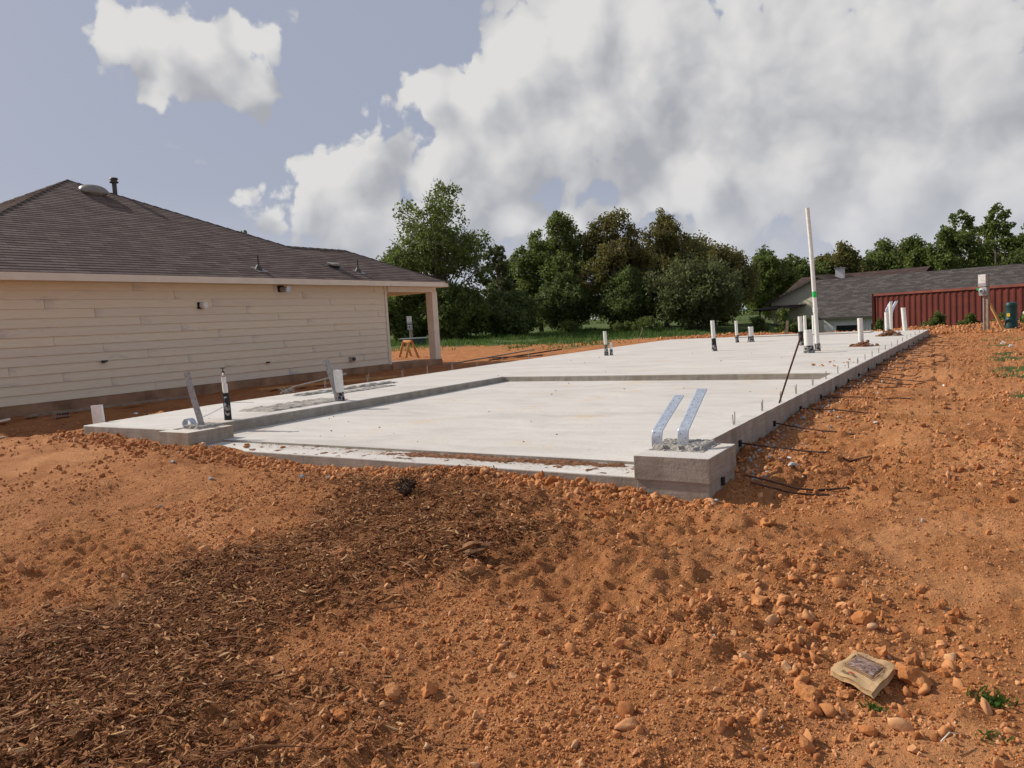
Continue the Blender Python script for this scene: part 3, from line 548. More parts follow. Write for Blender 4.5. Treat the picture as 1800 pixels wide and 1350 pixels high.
# ------------------------------------------------------------------ concrete foundation being built
def build_foundation():
    T = empty('concrete_foundation', (-6.0, 5.2, -0.3), 'pale new concrete house slab with sunken garage floor on red soil', 'foundation')
    main = MB().prism([(-10.07, 5.18), (-8.0, 5.18), (-8.0, 12.1), (-2.05, 12.02), (-1.9, 12.02), (-1.9, 29.15), (-11.05, 29.2)] + LEFT_EDGE[1:-1], -0.75, 0.0).build('main_slab', M['concrete'], T, bevel=0.012)
    # right kerb of the garage, with a crumbly inner edge
    r = random.Random(3); ys = [5.63 + i * (12.02 - 5.63) / 40 for i in range(41)]; mb = MB(); V = []
    for y in ys:
        xi = -2.06 - 0.035 * r.random(); V += [(-1.9, y, -0.75), (-1.9, y, -0.004 * r.random()), (xi + 0.03, y, -0.006 * r.random()), (xi, y, -0.05), (xi, y, -0.75)]
    n = 5; F = [(i * n + j, (i + 1) * n + j, (i + 1) * n + (j + 1) % n, i * n + (j + 1) % n) for i in range(40) for j in range(n)] + [tuple(range(n)), tuple(range(40 * n, 41 * n))]
    mb.add(V, F).build('garage_kerb', M['concrete'], T)
    # sunken garage floor falling to the door, and the lower apron in front of it
    xs = (-8.06, -2.0); MB().add([(xs[0], 5.47, -0.143), (xs[1], 5.47, -0.143), (xs[1], 12.15, -0.100), (xs[0], 12.15, -0.100), (xs[0], 5.47, -0.7), (xs[1], 5.47, -0.7), (xs[1], 12.15, -0.7), (xs[0], 12.15, -0.7)],
        [(0, 1, 2, 3), (4, 7, 6, 5), (0, 4, 5, 1), (1, 5, 6, 2), (2, 6, 7, 3), (3, 7, 4, 0)]).build('garage_floor', M['concrete'], T, bevel=0.006)
    MB().add([(-8.0, 5.12, -0.182), (-1.80, 5.10, -0.182), (-1.80, 5.475, -0.168), (-8.0, 5.475, -0.168), (-8.0, 5.12, -0.75), (-1.80, 5.10, -0.75), (-1.80, 5.475, -0.75), (-8.0, 5.475, -0.75)],
        [(0, 1, 2, 3), (4, 7, 6, 5), (0, 4, 5, 1), (1, 5, 6, 2), (2, 6, 7, 3), (3, 7, 4, 0)]).build('garage_apron', M['concrete'], T, bevel=0.01)
    # corner piers beside the garage door
    def pier(x0, x1, y0, y1, name):
        b = MB().box((x0, y0, -0.178), (x1, y1, 0.0)).build(name, M['concrete'], T, bevel=0.005)
        MB().box((x0 + 0.015, y0 + 0.012, -0.75), (x1 - 0.012, y1 - 0.01, -0.1785)).build('pier_footing', M['concrete'], T, bevel=0.006)
        rr = random.Random(int(x0 * 100)); V = []; nx, ny = 34, 24; xa, xb, ya, yb = x0 + 0.02, x1 - 0.10, y0 + 0.20, y1 - 0.01
        for j in range(ny):
            for i in range(nx):
                e = min(i, nx - 1 - i, j, ny - 1 - j); V.append((xa + (xb - xa) * i / (nx - 1), ya + (yb - ya) * j / (ny - 1), -0.012 if e == 0 else (0.002 + 0.012 * rr.random() if j < 4 + 2 * math.sin(i * .7) or i > nx - 5 else 0.026 + 0.012 * rr.random()) - 0.004))
        F = [(j * nx + i, j * nx + i + 1, (j + 1) * nx + i + 1, (j + 1) * nx + i) for j in range(ny - 1) for i in range(nx - 1)]
        MB().add(V, F).build('rough_cap', M['rough'], T)
    pier(-2.22, -1.66, 5.0, 5.63, 'door_pier'); pier(-8.14, -7.58, 5.03, 5.62, 'door_pier')
    # rough unfinished strips left in the slab
    def strip(x0, x1, y0, y1, h, seed):
        rr = random.Random(seed); nx, ny = 12, 30; V = []
        for j in range(ny):
            for i in range(nx):
                e = i in (0, nx - 1) or j in (0, ny - 1); px = x0 + (x1 - x0) * i / (nx - 1) + (0.05 * (rr.random() - .5)); py = y0 + (y1 - y0) * j / (ny - 1) + 0.04 * (rr.random() - .5)
                V.append((px, py, -0.01 if e else h * (0.25 + 0.75 * rr.random() ** 2) + 0.004))
        F = [(j * nx + i, j * nx + i + 1, (j + 1) * nx + i + 1, (j + 1) * nx + i) for j in range(ny - 1) for i in range(nx - 1)]
        MB().add(V, F).build('rough_strip', M['rough'], T)
    strip(-10.05, -9.75, 8.6, 11.1, 0.035, 5); strip(-9.0, -8.25, 6.7, 8.3, 0.03, 6); strip(-9.55, -9.2, 9.0, 10.4, 0.02, 7)
    # anchor prongs along both edges
    def prong(x, y, h, k):
        mb = MB()
        for s in (-1, 1):
            l = 0.004 * s + 0.008 * math.sin(k * 1.7 + s); mb.tube([(x, y + 0.016 * s, -0.02), (x + 0.3 * l, y + 0.016 * s + l * 0.4, h * 0.6), (x + 0.2 * l, y + 0.016 * s + l, h * (1 + 0.1 * s))], 0.0048, 5)
        mb.build('anchor_prong', M['galvd'], T)
    k = 0
    for y in [6.62, 7.55, 8.32, 9.1, 10.1, 11.0, 11.9, 12.8, 13.7, 14.6, 15.6, 16.6, 17.6, 18.7, 19.8, 21.0, 22.2, 23.4, 24.7, 26, 27.4]: prong(-1.96 + 0.01 * math.sin(k), y, 0.10, k); k += 1
    le = LEFT_EDGE[::-1]
    for y in [9.9, 11.1, 12.2, 13.1, 14.1, 15.2, 16.4, 17.8, 19.2]:
        x = np.interp(y, [p[1] for p in le], [p[0] for p in le]); prong(float(x) + 0.02, y, 0.17, k); k += 1
    # tendon pockets in the right edge
    for y in [5.30, 6.55, 7.78, 9.0, 10.2, 11.3, 12.35, 13.4, 14.5, 15.6, 16.7, 17.9, 19.1, 20.4, 21.8, 23.2, 24.8, 26.5]:
        x = -1.9 if y > 5.7 else -1.672; zq = 0.0 if y > 5.7 else -0.06
        MB().box((x - 0.02, y - 0.02, -0.185 + zq), (x + 0.020, y + 0.02, -0.13 + zq)).build('tendon_pocket', M['black'], T)
    # a low raised line across the far end (back patio joint)
    MB().box((-8.2, 28.1, 0.0), (-3.6, 29.0, 0.035)).build('back_step', M['concrete'], T, bevel=0.01)
build_foundation()

# ------------------------------------------------------------------ neighbouring house
def roof_plane(mb, uvs, poly, eave_a, eave_b, course=0.143, lift=0.010):
    """shingle courses over a convex planar polygon; eave_a->eave_b horizontal direction"""
    P = [Vector(p) for p in poly]; u = (Vector(eave_b) - Vector(eave_a)).normalized(); n = (P[1] - P[0]).cross(P[2] - P[0]).normalized()
    if n.z < 0: n = -n
    v = n.cross(u).normalized()
    if v.z < 0: v = -v
    o = Vector(eave_a); Q = [((p - o).dot(u), (p - o).dot(v)) for p in P]; vmax = max(q[1] for q in Q)
    def span(h):
        h = min(max(h, 1e-4), vmax - 1e-4); xs = []
        for i in range(len(Q)):
            (a, b), (c, d) = Q[i], Q[(i + 1) % len(Q)]
            if (b - h) * (d - h) <= 0 and b != d: xs.append(a + (c - a) * (h - b) / (d - b))
        return min(xs), max(xs)
    k = 0; h = 0.0
    while h < vmax - 0.01:
        h2 = min(h + course, vmax); a0, a1 = span(h); b0, b1 = span(h2); lo = n * lift; hi = n * 0.001
        p = [o + u * a0 + v * h + lo, o + u * a1 + v * h + lo, o + u * b1 + v * h2 + hi, o + u * b0 + v * h2 + hi]
        q = [o + u * a0 + v * h - n * 0.02, o + u * a1 + v * h - n * 0.02]
        mb.add(p, [(0, 1, 2, 3)]); uvs += [(a0, k + .02), (a1, k + .02), (b1, k + .98), (b0, k + .98)]
        mb.add(q + [p[1], p[0]], [(0, 1, 2, 3)]); uvs += [(a0, k + .02), (a1, k + .02), (a1, k + .05), (a0, k + .05)]
        h = h2; k += 1
def no_recalc(mb, uvs, name, mat, parent):
    o0 = wloc(parent); me = bpy.data.meshes.new(name); me.from_pydata([(x - o0.x, y - o0.y, z - o0.z) for x, y, z in mb.v], [], mb.f)
    ul = me.uv_layers.new(name='UVMap'); ul.data.foreach_set('uv', np.array(uvs, dtype=np.float32).ravel()); me.materials.append(mat)
    o = bpy.data.objects.new(name, me); COL.objects.link(o); o.parent = parent; return o
def build_house():
    T = empty('brown_roofed_house', (-20.0, 11.0, -0.3), 'unpainted single storey house with brown hip roof and lap siding', 'house')
    XE, EZ, S = -14.8, 2.45, 0.5; PK = (-20.97, 11.04, 5.535); yf, yb = 4.87, 17.21; xw = -27.14
    B = (-17.05, 14.96, 3.575); C = (-17.05, 17.22, 3.575); D = (XE, 19.47, EZ)
    mb = MB(); uv = []
    roof_plane(mb, uv, [(XE, yf, EZ), D, C, B, PK], (XE, yf, EZ), D)
    roof_plane(mb, uv, [(xw, yf, EZ), (XE, yf, EZ), PK], (xw, yf, EZ), (XE, yf, EZ))
    roof_plane(mb, uv, [(xw, yb, EZ), (xw, yf, EZ), PK], (xw, yb, EZ), (xw, yf, EZ))
    roof_plane(mb, uv, [(-19.3, yb, EZ), (xw, yb, EZ), PK, B], (-19.3, yb, EZ), (xw, yb, EZ))
    roof_plane(mb, uv, [D, (-19.3, 19.47, EZ), C], D, (-19.3, 19.47, EZ))
    roof_plane(mb, uv, [(-19.3, 19.47, EZ), (-19.3, yb, EZ), B, C], (-19.3, 19.47, EZ), (-19.3, yb, EZ))
    roof = no_recalc(mb, uv, 'roof', M['shingle'], T)
    for a, b in (((XE, yf, EZ), PK), ((xw, yf, EZ), PK), (PK, B), (B, C), (C, D), (PK, (xw, yb, EZ))):   # ridge and hip caps
        a = Vector(a); b = Vector(b); c = MB(); n = max(2, int((b - a).length / 0.28))
        for i in range(n):
            p = a.lerp(b, i / n); q = a.lerp(b, (i + 1.12) / n); d = (q - p).normalized(); s = d.cross(Vector((0, 0, 1))).normalized() * 0.13; dz = Vector((0, 0, 0.022))
            sink = Vector((0, 0, -0.045)); c.add([p + s + sink, p + dz * 1.35, p - s + sink, q - s + sink, q + dz * 0.7, q + s + sink], [(0, 1, 4, 5), (1, 2, 3, 4)])
        c.build('ridge_cap', M['shingle'], T)
    # fascia, soffit
    loop = [(XE, yf), (XE, 19.47), (-19.3, 19.47), (-19.3, yb), (xw, yb), (xw, yf)]
    def fas(a, b):
        a = Vector((a[0], a[1], 0)); b = Vector((b[0], b[1], 0)); d = (b - a).normalized(); nn = Vector((d.y, -d.x, 0)); m = MB()
        m.add([a + nn * .002 + Vector((0, 0, 2.305)), b + nn * .002 + Vector((0, 0, 2.305)), b + nn * .002 + Vector((0, 0, 2.447)), a + nn * .002 + Vector((0, 0, 2.447)), a - nn * .03 + Vector((0, 0, 2.305)), b - nn * .03 + Vector((0, 0, 2.305)), b - nn * .03 + Vector((0, 0, 2.43)), a - nn * .03 + Vector((0, 0, 2.43))],
              [(0, 1, 2, 3), (4, 7, 6, 5), (0, 4, 5, 1), (2, 6, 7, 3), (1, 5, 6, 2), (0, 3, 7, 4)]); return m.build('fascia', M['trim'], T)
    for i in range(6): fas(loop[i], loop[(i + 1) % 6])
    MB().prism([(-14.83, yf + .03), (-14.83, 19.44), (-19.27, 19.44), (-19.27, 17.18), (xw + .03, 17.18), (xw + .03, yf + .03)], 2.315, 2.335).build('soffit', M['trim'], T)
    # walls: body behind the siding, foundation, planks
    W = MB().box((-26.7, 5.3, 0.02), (-15.222, 16.9, 2.314)).build('wall', M['siding'], T)
    MB().box((-26.72, 5.28, -0.75), (-15.2, 16.93, 0.028)).build('house_foundation', M['found'], T)
    MB().box((-19.0, 16.93, -0.75), (-15.1, 19.3, 0.01)).build('porch_floor', M['found'], T)
    ex = 0.1765
    for row in range(13):
        z0 = 0.035 + row * ex; z1 = min(z0 + ex + 0.02, 2.314); rt = 12 - row
        js = [6.5 + (rt - 5) * 0.94 + 3.66 * k for k in range(-6, 8)]; js = [5.3] + [j for j in js if 5.5 < j < 16.6] + [16.85]
        for a, b in zip(js[:-1], js[1:]):
            a += 0.003; b -= 0.003; xb, xt = -15.222, -15.2055
            MB().add([(xb, a, z0), (xt + 0.014, a, z0), (xt - 0.008, a, z1), (xb, a, z1), (xb, b, z0), (xt + 0.014, b, z0), (xt - 0.008, b, z1), (xb, b, z1)],
                     [(0, 1, 2, 3), (4, 7, 6, 5), (0, 4, 5, 1), (1, 5, 6, 2), (2, 6, 7, 3), (3, 7, 4, 0)]).build('plank', M['siding'], W)
    MB().box((-15.235, 16.852, 0.01), (-15.178, 16.952, 2.313)).build('corner_board', M['trim'], T)
    MB().box((-15.36, 18.98, 0.011), (-15.10, 19.24, 2.16)).build('porch_post', M['trim'], T, bevel=0.008)
    MB().box((-19.0, 18.98, 0.011), (-18.74, 19.24, 2.16)).build('porch_post', M['trim'], T, bevel=0.008)
    MB().box((-15.34, 16.955, 2.161), (-15.12, 19.22, 2.312)).build('porch_beam', M['trim'], T); MB().box((-18.98, 19.0, 2.161), (-15.345, 19.22, 2.312)).build('porch_beam', M['trim'], T)
    # things on the roof
    c = MB(); n1, n2 = 20, 6; cx, cy, cz = -20.0, 11.17, 5.05; ax = Vector((0.03, 1, 0)).normalized(); nn = Vector((0.447, 0, 0.894)); bx = ax.cross(nn)
    V = []; 
    for j in range(n2 + 1):
        ph = j / n2 * math.pi / 2; rr = math.cos(ph) if j < n2 else 0.02
        for i in range(n1):
            t = 2 * math.pi * i / n1; e = lambda q: math.copysign(abs(q) ** 0.7, q); V.append(Vector((cx, cy, cz)) + ax * (0.36 * rr * e(math.cos(t))) + bx * (0.21 * rr * e(math.sin(t))) + nn * (0.09 + 0.15 * math.sin(ph)))
    F = [(j * n1 + i, j * n1 + (i + 1) % n1, (j + 1) * n1 + (i + 1) % n1, (j + 1) * n1 + i) for j in range(n2) for i in range(n1)]
    V += [Vector((cx, cy, cz)) + ax * (0.27 * math.cos(2 * math.pi * i / n1)) + bx * (0.15 * math.sin(2 * math.pi * i / n1)) - nn * 0.05 for i in range(n1)]; b0 = (n2 + 1) * n1
    F += [(i, (i + 1) % n1, b0 + (i + 1) % n1, b0 + i) for i in range(n1)]
    c.add(V, F).build('dome_vent', M['ventmetal'], T, smooth=True)
    fl = MB().tube([(-20.4, 12.0, 4.9), (-20.4, 12.0, 5.52)], 0.06, 12).build('flue_pipe', M['ventdark'], T, smooth=True)
    MB().tube([(-20.4, 12.0, 5.50), (-20.4, 12.0, 5.53), (-20.4, 12.0, 5.531), (-20.4, 12.0, 5.60), (-20.4, 12.0, 5.601), (-20.4, 12.0, 5.63)], [0.115, 0.115, 0.085, 0.085, 0.12, 0.10], 14).build('flue_cap', M['ventdark'], fl)
    for y, x in ((12.45, -15.27), (16.0, -15.36)):
        z = EZ + S * (XE - x); p = MB().tube([(x, y, z - 0.05), (x, y, z + 0.36)], 0.026, 8).build('plumbing_vent', M['ventdark'], T, smooth=True)
        MB().tube([(x, y, z - 0.03), (x, y, z + 0.06), (x, y, z + 0.13)], [0.10, 0.085, 0.034], 12).build('flashing_boot', M['ventdark'], p, smooth=True)
        MB().obox((x + 0.02, y, z + 0.008), (0.34, 0.30, 0.008), (0, math.atan(0.5), 0)).build('flashing', M['ventmetal'], p)
    x, y = -15.62, 15.35; z = EZ + S * (XE - x)
    v = MB().obox((x, y, z + 0.10), (0.26, 0.30, 0.06), (0, math.atan(0.5) * 0.6, 0)).build('box_vent', M['ventmetal'], T, bevel=0.01); MB().obox((x - 0.02, y, z + 0.05), (0.20, 0.24, 0.10), (0, math.atan(0.5), 0)).build('vent_throat', M['dark'], v)
    MB().obox((x, y, z + 0.012), (0.42, 0.44, 0.008), (0, math.atan(0.5), 0)).build('vent_flange', M['ventdark'], v)
    # fittings on the wall
    xw2 = -15.185
    h = MB().box((xw2 - 0.02, 12.92, 2.14), (xw2 + 0.004, 13.12, 2.30)).build('duct_opening', M['dark'], T); 
    d = MB().tube([(xw2 - .01, 13.03, 2.21), (xw2 + 0.20, 13.05, 2.20)], 0.062, 14).build('dryer_duct', M['galvd'], T, smooth=True); MB().tube([(xw2 + 0.17, 13.05, 2.201), (xw2 + 0.24, 13.055, 2.198), (xw2 + 0.241, 13.055, 2.198)], [0.07, 0.085, 0.05], 12).build('foil_end', M['galv'], d)
    p = MB().box((xw2 - 0.02, 10.60, 1.75), (xw2 + 0.004, 10.72, 1.90)).build('pipe_opening', M['dark'], T); q = MB().tube([(xw2 - .02, 10.72, 1.83), (xw2 + 0.13, 10.73, 1.825), (xw2 + 0.131, 10.73, 1.825), (xw2 + 0.05, 10.73, 1.825)], [0.075, 0.075, 0.058, 0.05], 16).build('exhaust_pipe', M['pvc'], T, smooth=True)
    for y, z, s in ((8.34, 0.72, 1.0), (12.4, 0.40, 0.8)):
        b = MB().tube([(xw2 - .01, y, z), (xw2 + 0.06, y, z)], 0.03 * s, 10).build('outlet_stub', M['ventdark'], T); MB().tube([(xw2 + 0.03, y - 0.05 * s, z), (xw2 + 0.035, y + 0.07 * s, z + 0.01)], 0.018 * s, 8).build('stub_valve', M['dark'], b)
    b = MB().box((xw2 - .01, 15.22, 0.21), (xw2 + 0.05, 15.38, 0.35)).build('meter_box', M['galvd'], T, bevel=0.006); MB().tube([(xw2 + 0.05, 15.33, 0.28), (xw2 + 0.10, 15.33, 0.28)], 0.045, 12).build('box_knob', M['ventdark'], b)
build_house()

# ------------------------------------------------------------------ hold-down straps and pipes standing in the slab
def strap(pts, wdir, width, label, holes=True, mat='galv', name='hold_down_strap', thick=0.003, group=None):
    P = [Vector(p) for p in pts]; seg = []; 
    # smooth path (Catmull) then resample
    fine = []
    for i in range(len(P) - 1):
        p0 = P[max(i - 1, 0)]; p1 = P[i]; p2 = P[i + 1]; p3 = P[min(i + 2, len(P) - 1)]
        for k in range(24):
            t = k / 24; fine.append(0.5 * ((2 * p1) + (p2 - p0) * t + (2 * p0 - 5 * p1 + 4 * p2 - p3) * t * t + (3 * p1 - p0 - 3 * p2 + p3) * t ** 3))
    fine.append(P[-1]); ds = [0]
    for a, b in zip(fine[:-1], fine[1:]): ds.append(ds[-1] + (b - a).length)
    n = int(ds[-1] / 0.0065); w = Vector(wdir).normalized(); nc = 13; mb = MB(); hole_shade = []
    arr = np.array([v[:] for v in fine])
    for i in range(n + 1):
        s = ds[-1] * i / n; c = Vector([float(np.interp(s, ds, arr[:, k])) for k in range(3)])
        end = 0.82 if i == n else 1.0
        for j in range(nc + 1): mb.v.append(tuple(c + w * (width * end * (j / nc - 0.5))))
    for i in range(n):
        for j in range(nc):
            if holes and i > 6 and i < n - 2 and ((i % 10 == 0 and j == 3) or (i % 10 == 5 and j == 9)): hole_shade.append(len(mb.f))
            b = i * (nc + 1) + j; mb.f.append((b, b + 1, b + nc + 2, b + nc + 1))
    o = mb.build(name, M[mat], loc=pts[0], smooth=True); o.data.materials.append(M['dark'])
    for k in hole_shade: o.data.polygons[k].material_index = 1  # holes stay closed; the shade seen through them is painted on dark
    m = o.modifiers.new('thickness', 'SOLIDIFY'); m.thickness = thick; m.offset = 0
    return setp(o, label, 'strap', group)
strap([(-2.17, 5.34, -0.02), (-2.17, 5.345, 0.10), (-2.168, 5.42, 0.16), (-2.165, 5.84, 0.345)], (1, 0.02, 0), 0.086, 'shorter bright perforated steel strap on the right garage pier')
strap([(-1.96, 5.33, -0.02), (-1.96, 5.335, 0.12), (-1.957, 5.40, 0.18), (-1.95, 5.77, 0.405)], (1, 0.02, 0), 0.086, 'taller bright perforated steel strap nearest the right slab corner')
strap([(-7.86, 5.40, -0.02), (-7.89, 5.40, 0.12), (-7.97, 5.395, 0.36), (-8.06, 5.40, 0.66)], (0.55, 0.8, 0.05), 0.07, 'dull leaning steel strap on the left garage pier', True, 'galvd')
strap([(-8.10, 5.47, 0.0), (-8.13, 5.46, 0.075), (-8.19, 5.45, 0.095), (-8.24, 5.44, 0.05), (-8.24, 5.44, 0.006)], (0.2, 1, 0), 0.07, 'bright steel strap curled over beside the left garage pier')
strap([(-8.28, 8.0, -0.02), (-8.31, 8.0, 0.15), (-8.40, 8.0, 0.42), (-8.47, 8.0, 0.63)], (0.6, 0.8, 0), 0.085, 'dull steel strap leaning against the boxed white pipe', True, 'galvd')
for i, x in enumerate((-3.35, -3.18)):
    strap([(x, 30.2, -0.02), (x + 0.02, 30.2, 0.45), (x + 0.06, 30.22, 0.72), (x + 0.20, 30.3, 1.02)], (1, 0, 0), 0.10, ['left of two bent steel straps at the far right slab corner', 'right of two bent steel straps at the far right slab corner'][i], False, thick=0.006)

def pipe(x, y, h, r, wrap, label, lean=(0, 0), name='plumbing_pipe', wrapmat='black', z=0.0, base=None):
    T = empty(name, (x, y, z), label, 'pipe'); lx, ly = lean
    f = wrap / h; mid = (x + lx * f, y + ly * f, z + wrap)
    MB().tube([mid, (x + lx, y + ly, z + h), (x + lx, y + ly, z + h), (x + lx, y + ly, z + h - 0.05)], [r, r, r * 0.84, r * 0.84], 16).build('pipe_body', M['pvc'], T, smooth=True)
    if wrap > 0.01:
        MB().tube([(x, y, z - 0.03), (x + lx * f * 0.5, y + ly * f * 0.5, z + wrap * 0.5), (mid[0], mid[1], mid[2] + 0.01)], [r * 1.15, r * 1.12, r * 1.06], 16).build('black_wrap', M[wrapmat], T, smooth=True)
        rr = random.Random(int(x * 77)); MB().tube([(x, y, z - 0.02), (x, y, z + wrap * rr.uniform(0.25, 0.5))], [r * 1.5, r * 1.17], 12).build('mortar_collar', M['smear'], T, smooth=True)
    return T
pipe(-8.87, 18.51, 0.66, 0.045, 0.30, 'taller of two white pipes at the left slab edge', (-0.02, 0), wrapmat='smear')
pipe(-8.74, 18.55, 0.36, 0.036, 0.15, 'shorter of two white pipes at the left slab edge', wrapmat='smear')
pipe(-6.12, 19.2, 0.79, 0.052, 0.32, 'lone white pipe with long black base in the middle of the slab', (-0.03, 0))
pipe(-6.91, 24.0, 0.69, 0.045, 0.22, 'slim white pipe behind the short thick one at the slab back', (-0.02, 0), wrapmat='smear')
pipe(-6.50, 24.08, 0.48, 0.082, 0.17, 'short thick white pipe at the slab back', wrapmat='smear')
pipe(-4.30, 20.76, 0.76, 0.055, 0.36, 'white pipe with black base left of the tall pole', (-0.02, 0))
pipe(-3.42, 17.25, 0.50, 0.092, 0.15, 'short fat white pipe at the foot of the tall pole', (-0.01, 0), wrapmat='smear')
pipe(-2.69, 19.54, 0.66, 0.060, 0.0, 'bare white pipe rising from the nearer soil pile', (-0.02, 0))
pipe(-2.72, 25.04, 0.70, 0.062, 0.0, 'bare white pipe rising from the farther soil pile', (-0.02, 0))
pipe(-3.05, 29.0, 0.95, 0.060, 0.0, 'white pipe standing between the far steel straps')
pipe(-2.60, 28.9, 0.78, 0.075, 0.0, 'stubby white pipe near the far right slab corner', (-0.05, 0))
pipe(-5.44, 28.4, 0.66, 0.06, 0.0, 'right one of two pale pipes at the back slab step', (-0.01, 0), z=0.03)
pipe(-5.76, 28.5, 0.66, 0.055, 0.0, 'left one of two pale pipes at the back slab step', (-0.01, 0), z=0.03)
# tall vent pole
T = empty('tall_white_pole', (-3.36, 17.88, 0), 'very tall white plastic pole with a green band', 'pole')
MB().tube([(-3.36, 17.88, 0.16), (-3.385, 17.88, 0.85), (-3.388, 17.88, 0.97)], [0.047, 0.047, 0.047], 16).build('lower_pipe', M['pvc'], T, smooth=True)
MB().tube([(-3.386, 17.88, 0.86), (-3.389, 17.88, 0.98)], 0.055, 16).build('coupling', M['pvc'], T, smooth=True)
MB().tube([(-3.389, 17.88, 0.97), (-3.44, 17.88, 2.2), (-3.50, 17.88, 3.18), (-3.50, 17.88, 3.18), (-3.50, 17.88, 3.12)], [0.045, 0.045, 0.044, 0.036, 0.036], 16).build('upper_pipe', M['pvc'], T, smooth=True)
MB().tube([(-3.397, 17.88, 1.20), (-3.402, 17.88, 1.33)], 0.0475, 16).build('green_band', M['green_tape'], T, smooth=True)
MB().tube([(-3.36, 17.88, -0.03), (-3.36, 17.88, 0.17)], [0.068, 0.060], 14).build('black_wrap', M['smear'], T, smooth=True)
# water riser with tap, left front
T = empty('water_riser', (-8.18, 6.0, 0), 'black wrapped water riser with white sleeve and tap at the left', 'pipe')
MB().tube([(-8.18, 6.0, -0.03), (-8.18, 6.0, 0.18), (-8.185, 6.0, 0.36)], [0.046, 0.044, 0.042], 14).build('black_wrap', M['black'], T, smooth=True)
MB().tube([(-8.165, 5.99, 0.06), (-8.14, 5.97, 0.14), (-8.145, 5.965, 0.30)], [0.028, 0.03, 0.02], 8).build('mortar_smear', M['smear'], T, smooth=True)
MB().tube([(-8.195, 6.0, 0.34), (-8.2, 6.0, 0.545)], 0.028, 14).build('inner_sleeve', M['pvc'], T, smooth=True)
MB().tube([(-8.16, 5.985, 0.345), (-8.163, 5.985, 0.46)], 0.030, 14).build('outer_sleeve', M['pvc'], T, smooth=True)
tp = MB().tube([(-8.2, 6.0, 0.54), (-8.2, 6.0, 0.60), (-8.2, 6.0, 0.62)], [0.016, 0.019, 0.012], 10).build('tap_body', M['rust'], T, smooth=True)
MB().tube([(-8.2, 6.0, 0.59), (-8.15, 5.965, 0.585), (-8.13, 5.95, 0.56)], [0.012, 0.015, 0.018], 8).build('tap_spout', M['galvd'], tp, smooth=True)
MB().tube([(-8.2, 6.0, 0.615), (-8.2, 6.0, 0.65), (-8.2, 6.0, 0.652), (-8.2, 6.0, 0.664)], [0.007, 0.007, 0.036, 0.034], 10).build('tap_handle', M['box_green'], tp, smooth=True)
tw = MB().tube([(-7.93, 5.43, 0.10), (-8.06, 5.72, 0.14), (-8.13, 5.97, 0.20), (-8.17, 6.05, 0.215), (-8.3, 6.5, 0.16)], 0.004, 6).build('tie_wire', M['galv'], smooth=True); setp(tw, 'thin silver wire tied from the left strap to the water riser', 'wire')
# boxed white pipe behind it
T = empty('boxed_pipe', (-8.3, 8.05, 0), 'wide white wrapped pipe beside the dull leaning strap', 'pipe')
MB().add([(-8.325, 8.0, 0.13), (-8.225, 8.0, 0.13), (-8.225, 8.09, 0.13), (-8.325, 8.09, 0.13), (-8.345, 8.0, 0.47), (-8.235, 8.0, 0.465), (-8.235, 8.09, 0.465), (-8.345, 8.09, 0.47)], [(0, 3, 2, 1), (4, 5, 6, 7), (0, 1, 5, 4), (1, 2, 6, 5), (2, 3, 7, 6), (3, 0, 4, 7)]).build('white_sleeve', M['pvc'], T, bevel=0.008)
MB().tube([(-8.27, 8.06, -0.02), (-8.28, 8.06, 0.14)], [0.056, 0.050], 12).build('black_wrap', M['smear'], T, smooth=True)
# speckled board at the left corner
o = MB().add([(-10.30, 5.44, -0.3), (-10.14, 5.50, -0.3), (-10.14, 5.53, -0.3), (-10.30, 5.47, -0.3), (-10.335, 5.44, 0.225), (-10.185, 5.50, 0.235), (-10.185, 5.53, 0.235), (-10.335, 5.47, 0.225)], [(0, 3, 2, 1), (4, 5, 6, 7), (0, 1, 5, 4), (1, 2, 6, 5), (2, 3, 7, 6), (3, 0, 4, 7)]).build('white_stake', M['pvc'], bevel=0.005); setp(o, 'speckled white flat stake behind the left slab corner', 'stake')
# leaning reinforcing bar
o = MB().tube([(-1.95, 8.22, -0.02), (-1.83, 8.22, 0.34), (-1.70, 8.21, 0.71)], 0.0095, 8).build('leaning_rebar', M['rust'], smooth=True); setp(o, 'long dark rusty bar leaning up from the right slab edge', 'rebar')
o = MB().tube([(-12.35, 28.6, -0.3), (-12.15, 28.9, 0.55)], 0.012, 6).build('survey_stake', M['lumber_grey']); setp(o, 'thin grey stake leaning beyond the far left slab corner', 'stake')
for i, (x, ya, l) in enumerate(((-6.75, 30, 0.05), (-6.33, 30.1, 0.25))):
    o = MB().bar((x - l * 0.3, ya, -0.25), (x + l, ya, 0.52), 0.10, 0.03, (0, 1, 0)).build('grey_stake', M['lumber_grey']); setp(o, ['upright grey stake behind the slab back edge', 'leaning grey stake behind the slab back edge'][i], 'stake')
# tendon tails lying on the soil beside the slab
ty = [6.55, 7.78, 9.0, 10.2, 11.3, 12.35, 13.4, 14.5, 15.6, 16.7, 17.9, 19.1, 20.4, 21.8, 23.2, 24.8, 26.5]
def rod(p0, p1, label, group=None, r=0.0075):
    p0 = Vector(p0); p1 = Vector(p1); n = 7; pts = []; k = rnd.uniform(-1, 1)
    for i in range(n):
        t = i / (n - 1); q = p0.lerp(p1, t); q.y += 0.008 * k * math.sin(t * 3); g = float(height(q.x, q.y)) + r * 1.2
        q.z = max(g, p0.z * (1 - t) ** 2 + g * (1 - (1 - t) ** 2)); pts.append(q)
    o = MB().tube(pts, r, 7).build('steel_rod', M['rust'], smooth=True); setp(o, label, 'rod', group)
rod((-1.52, 5.33, -0.17), (-0.87, 5.60, -0.2), 'upper one of the two rusty rods crossing beside the right pier', 'rods beside the slab')
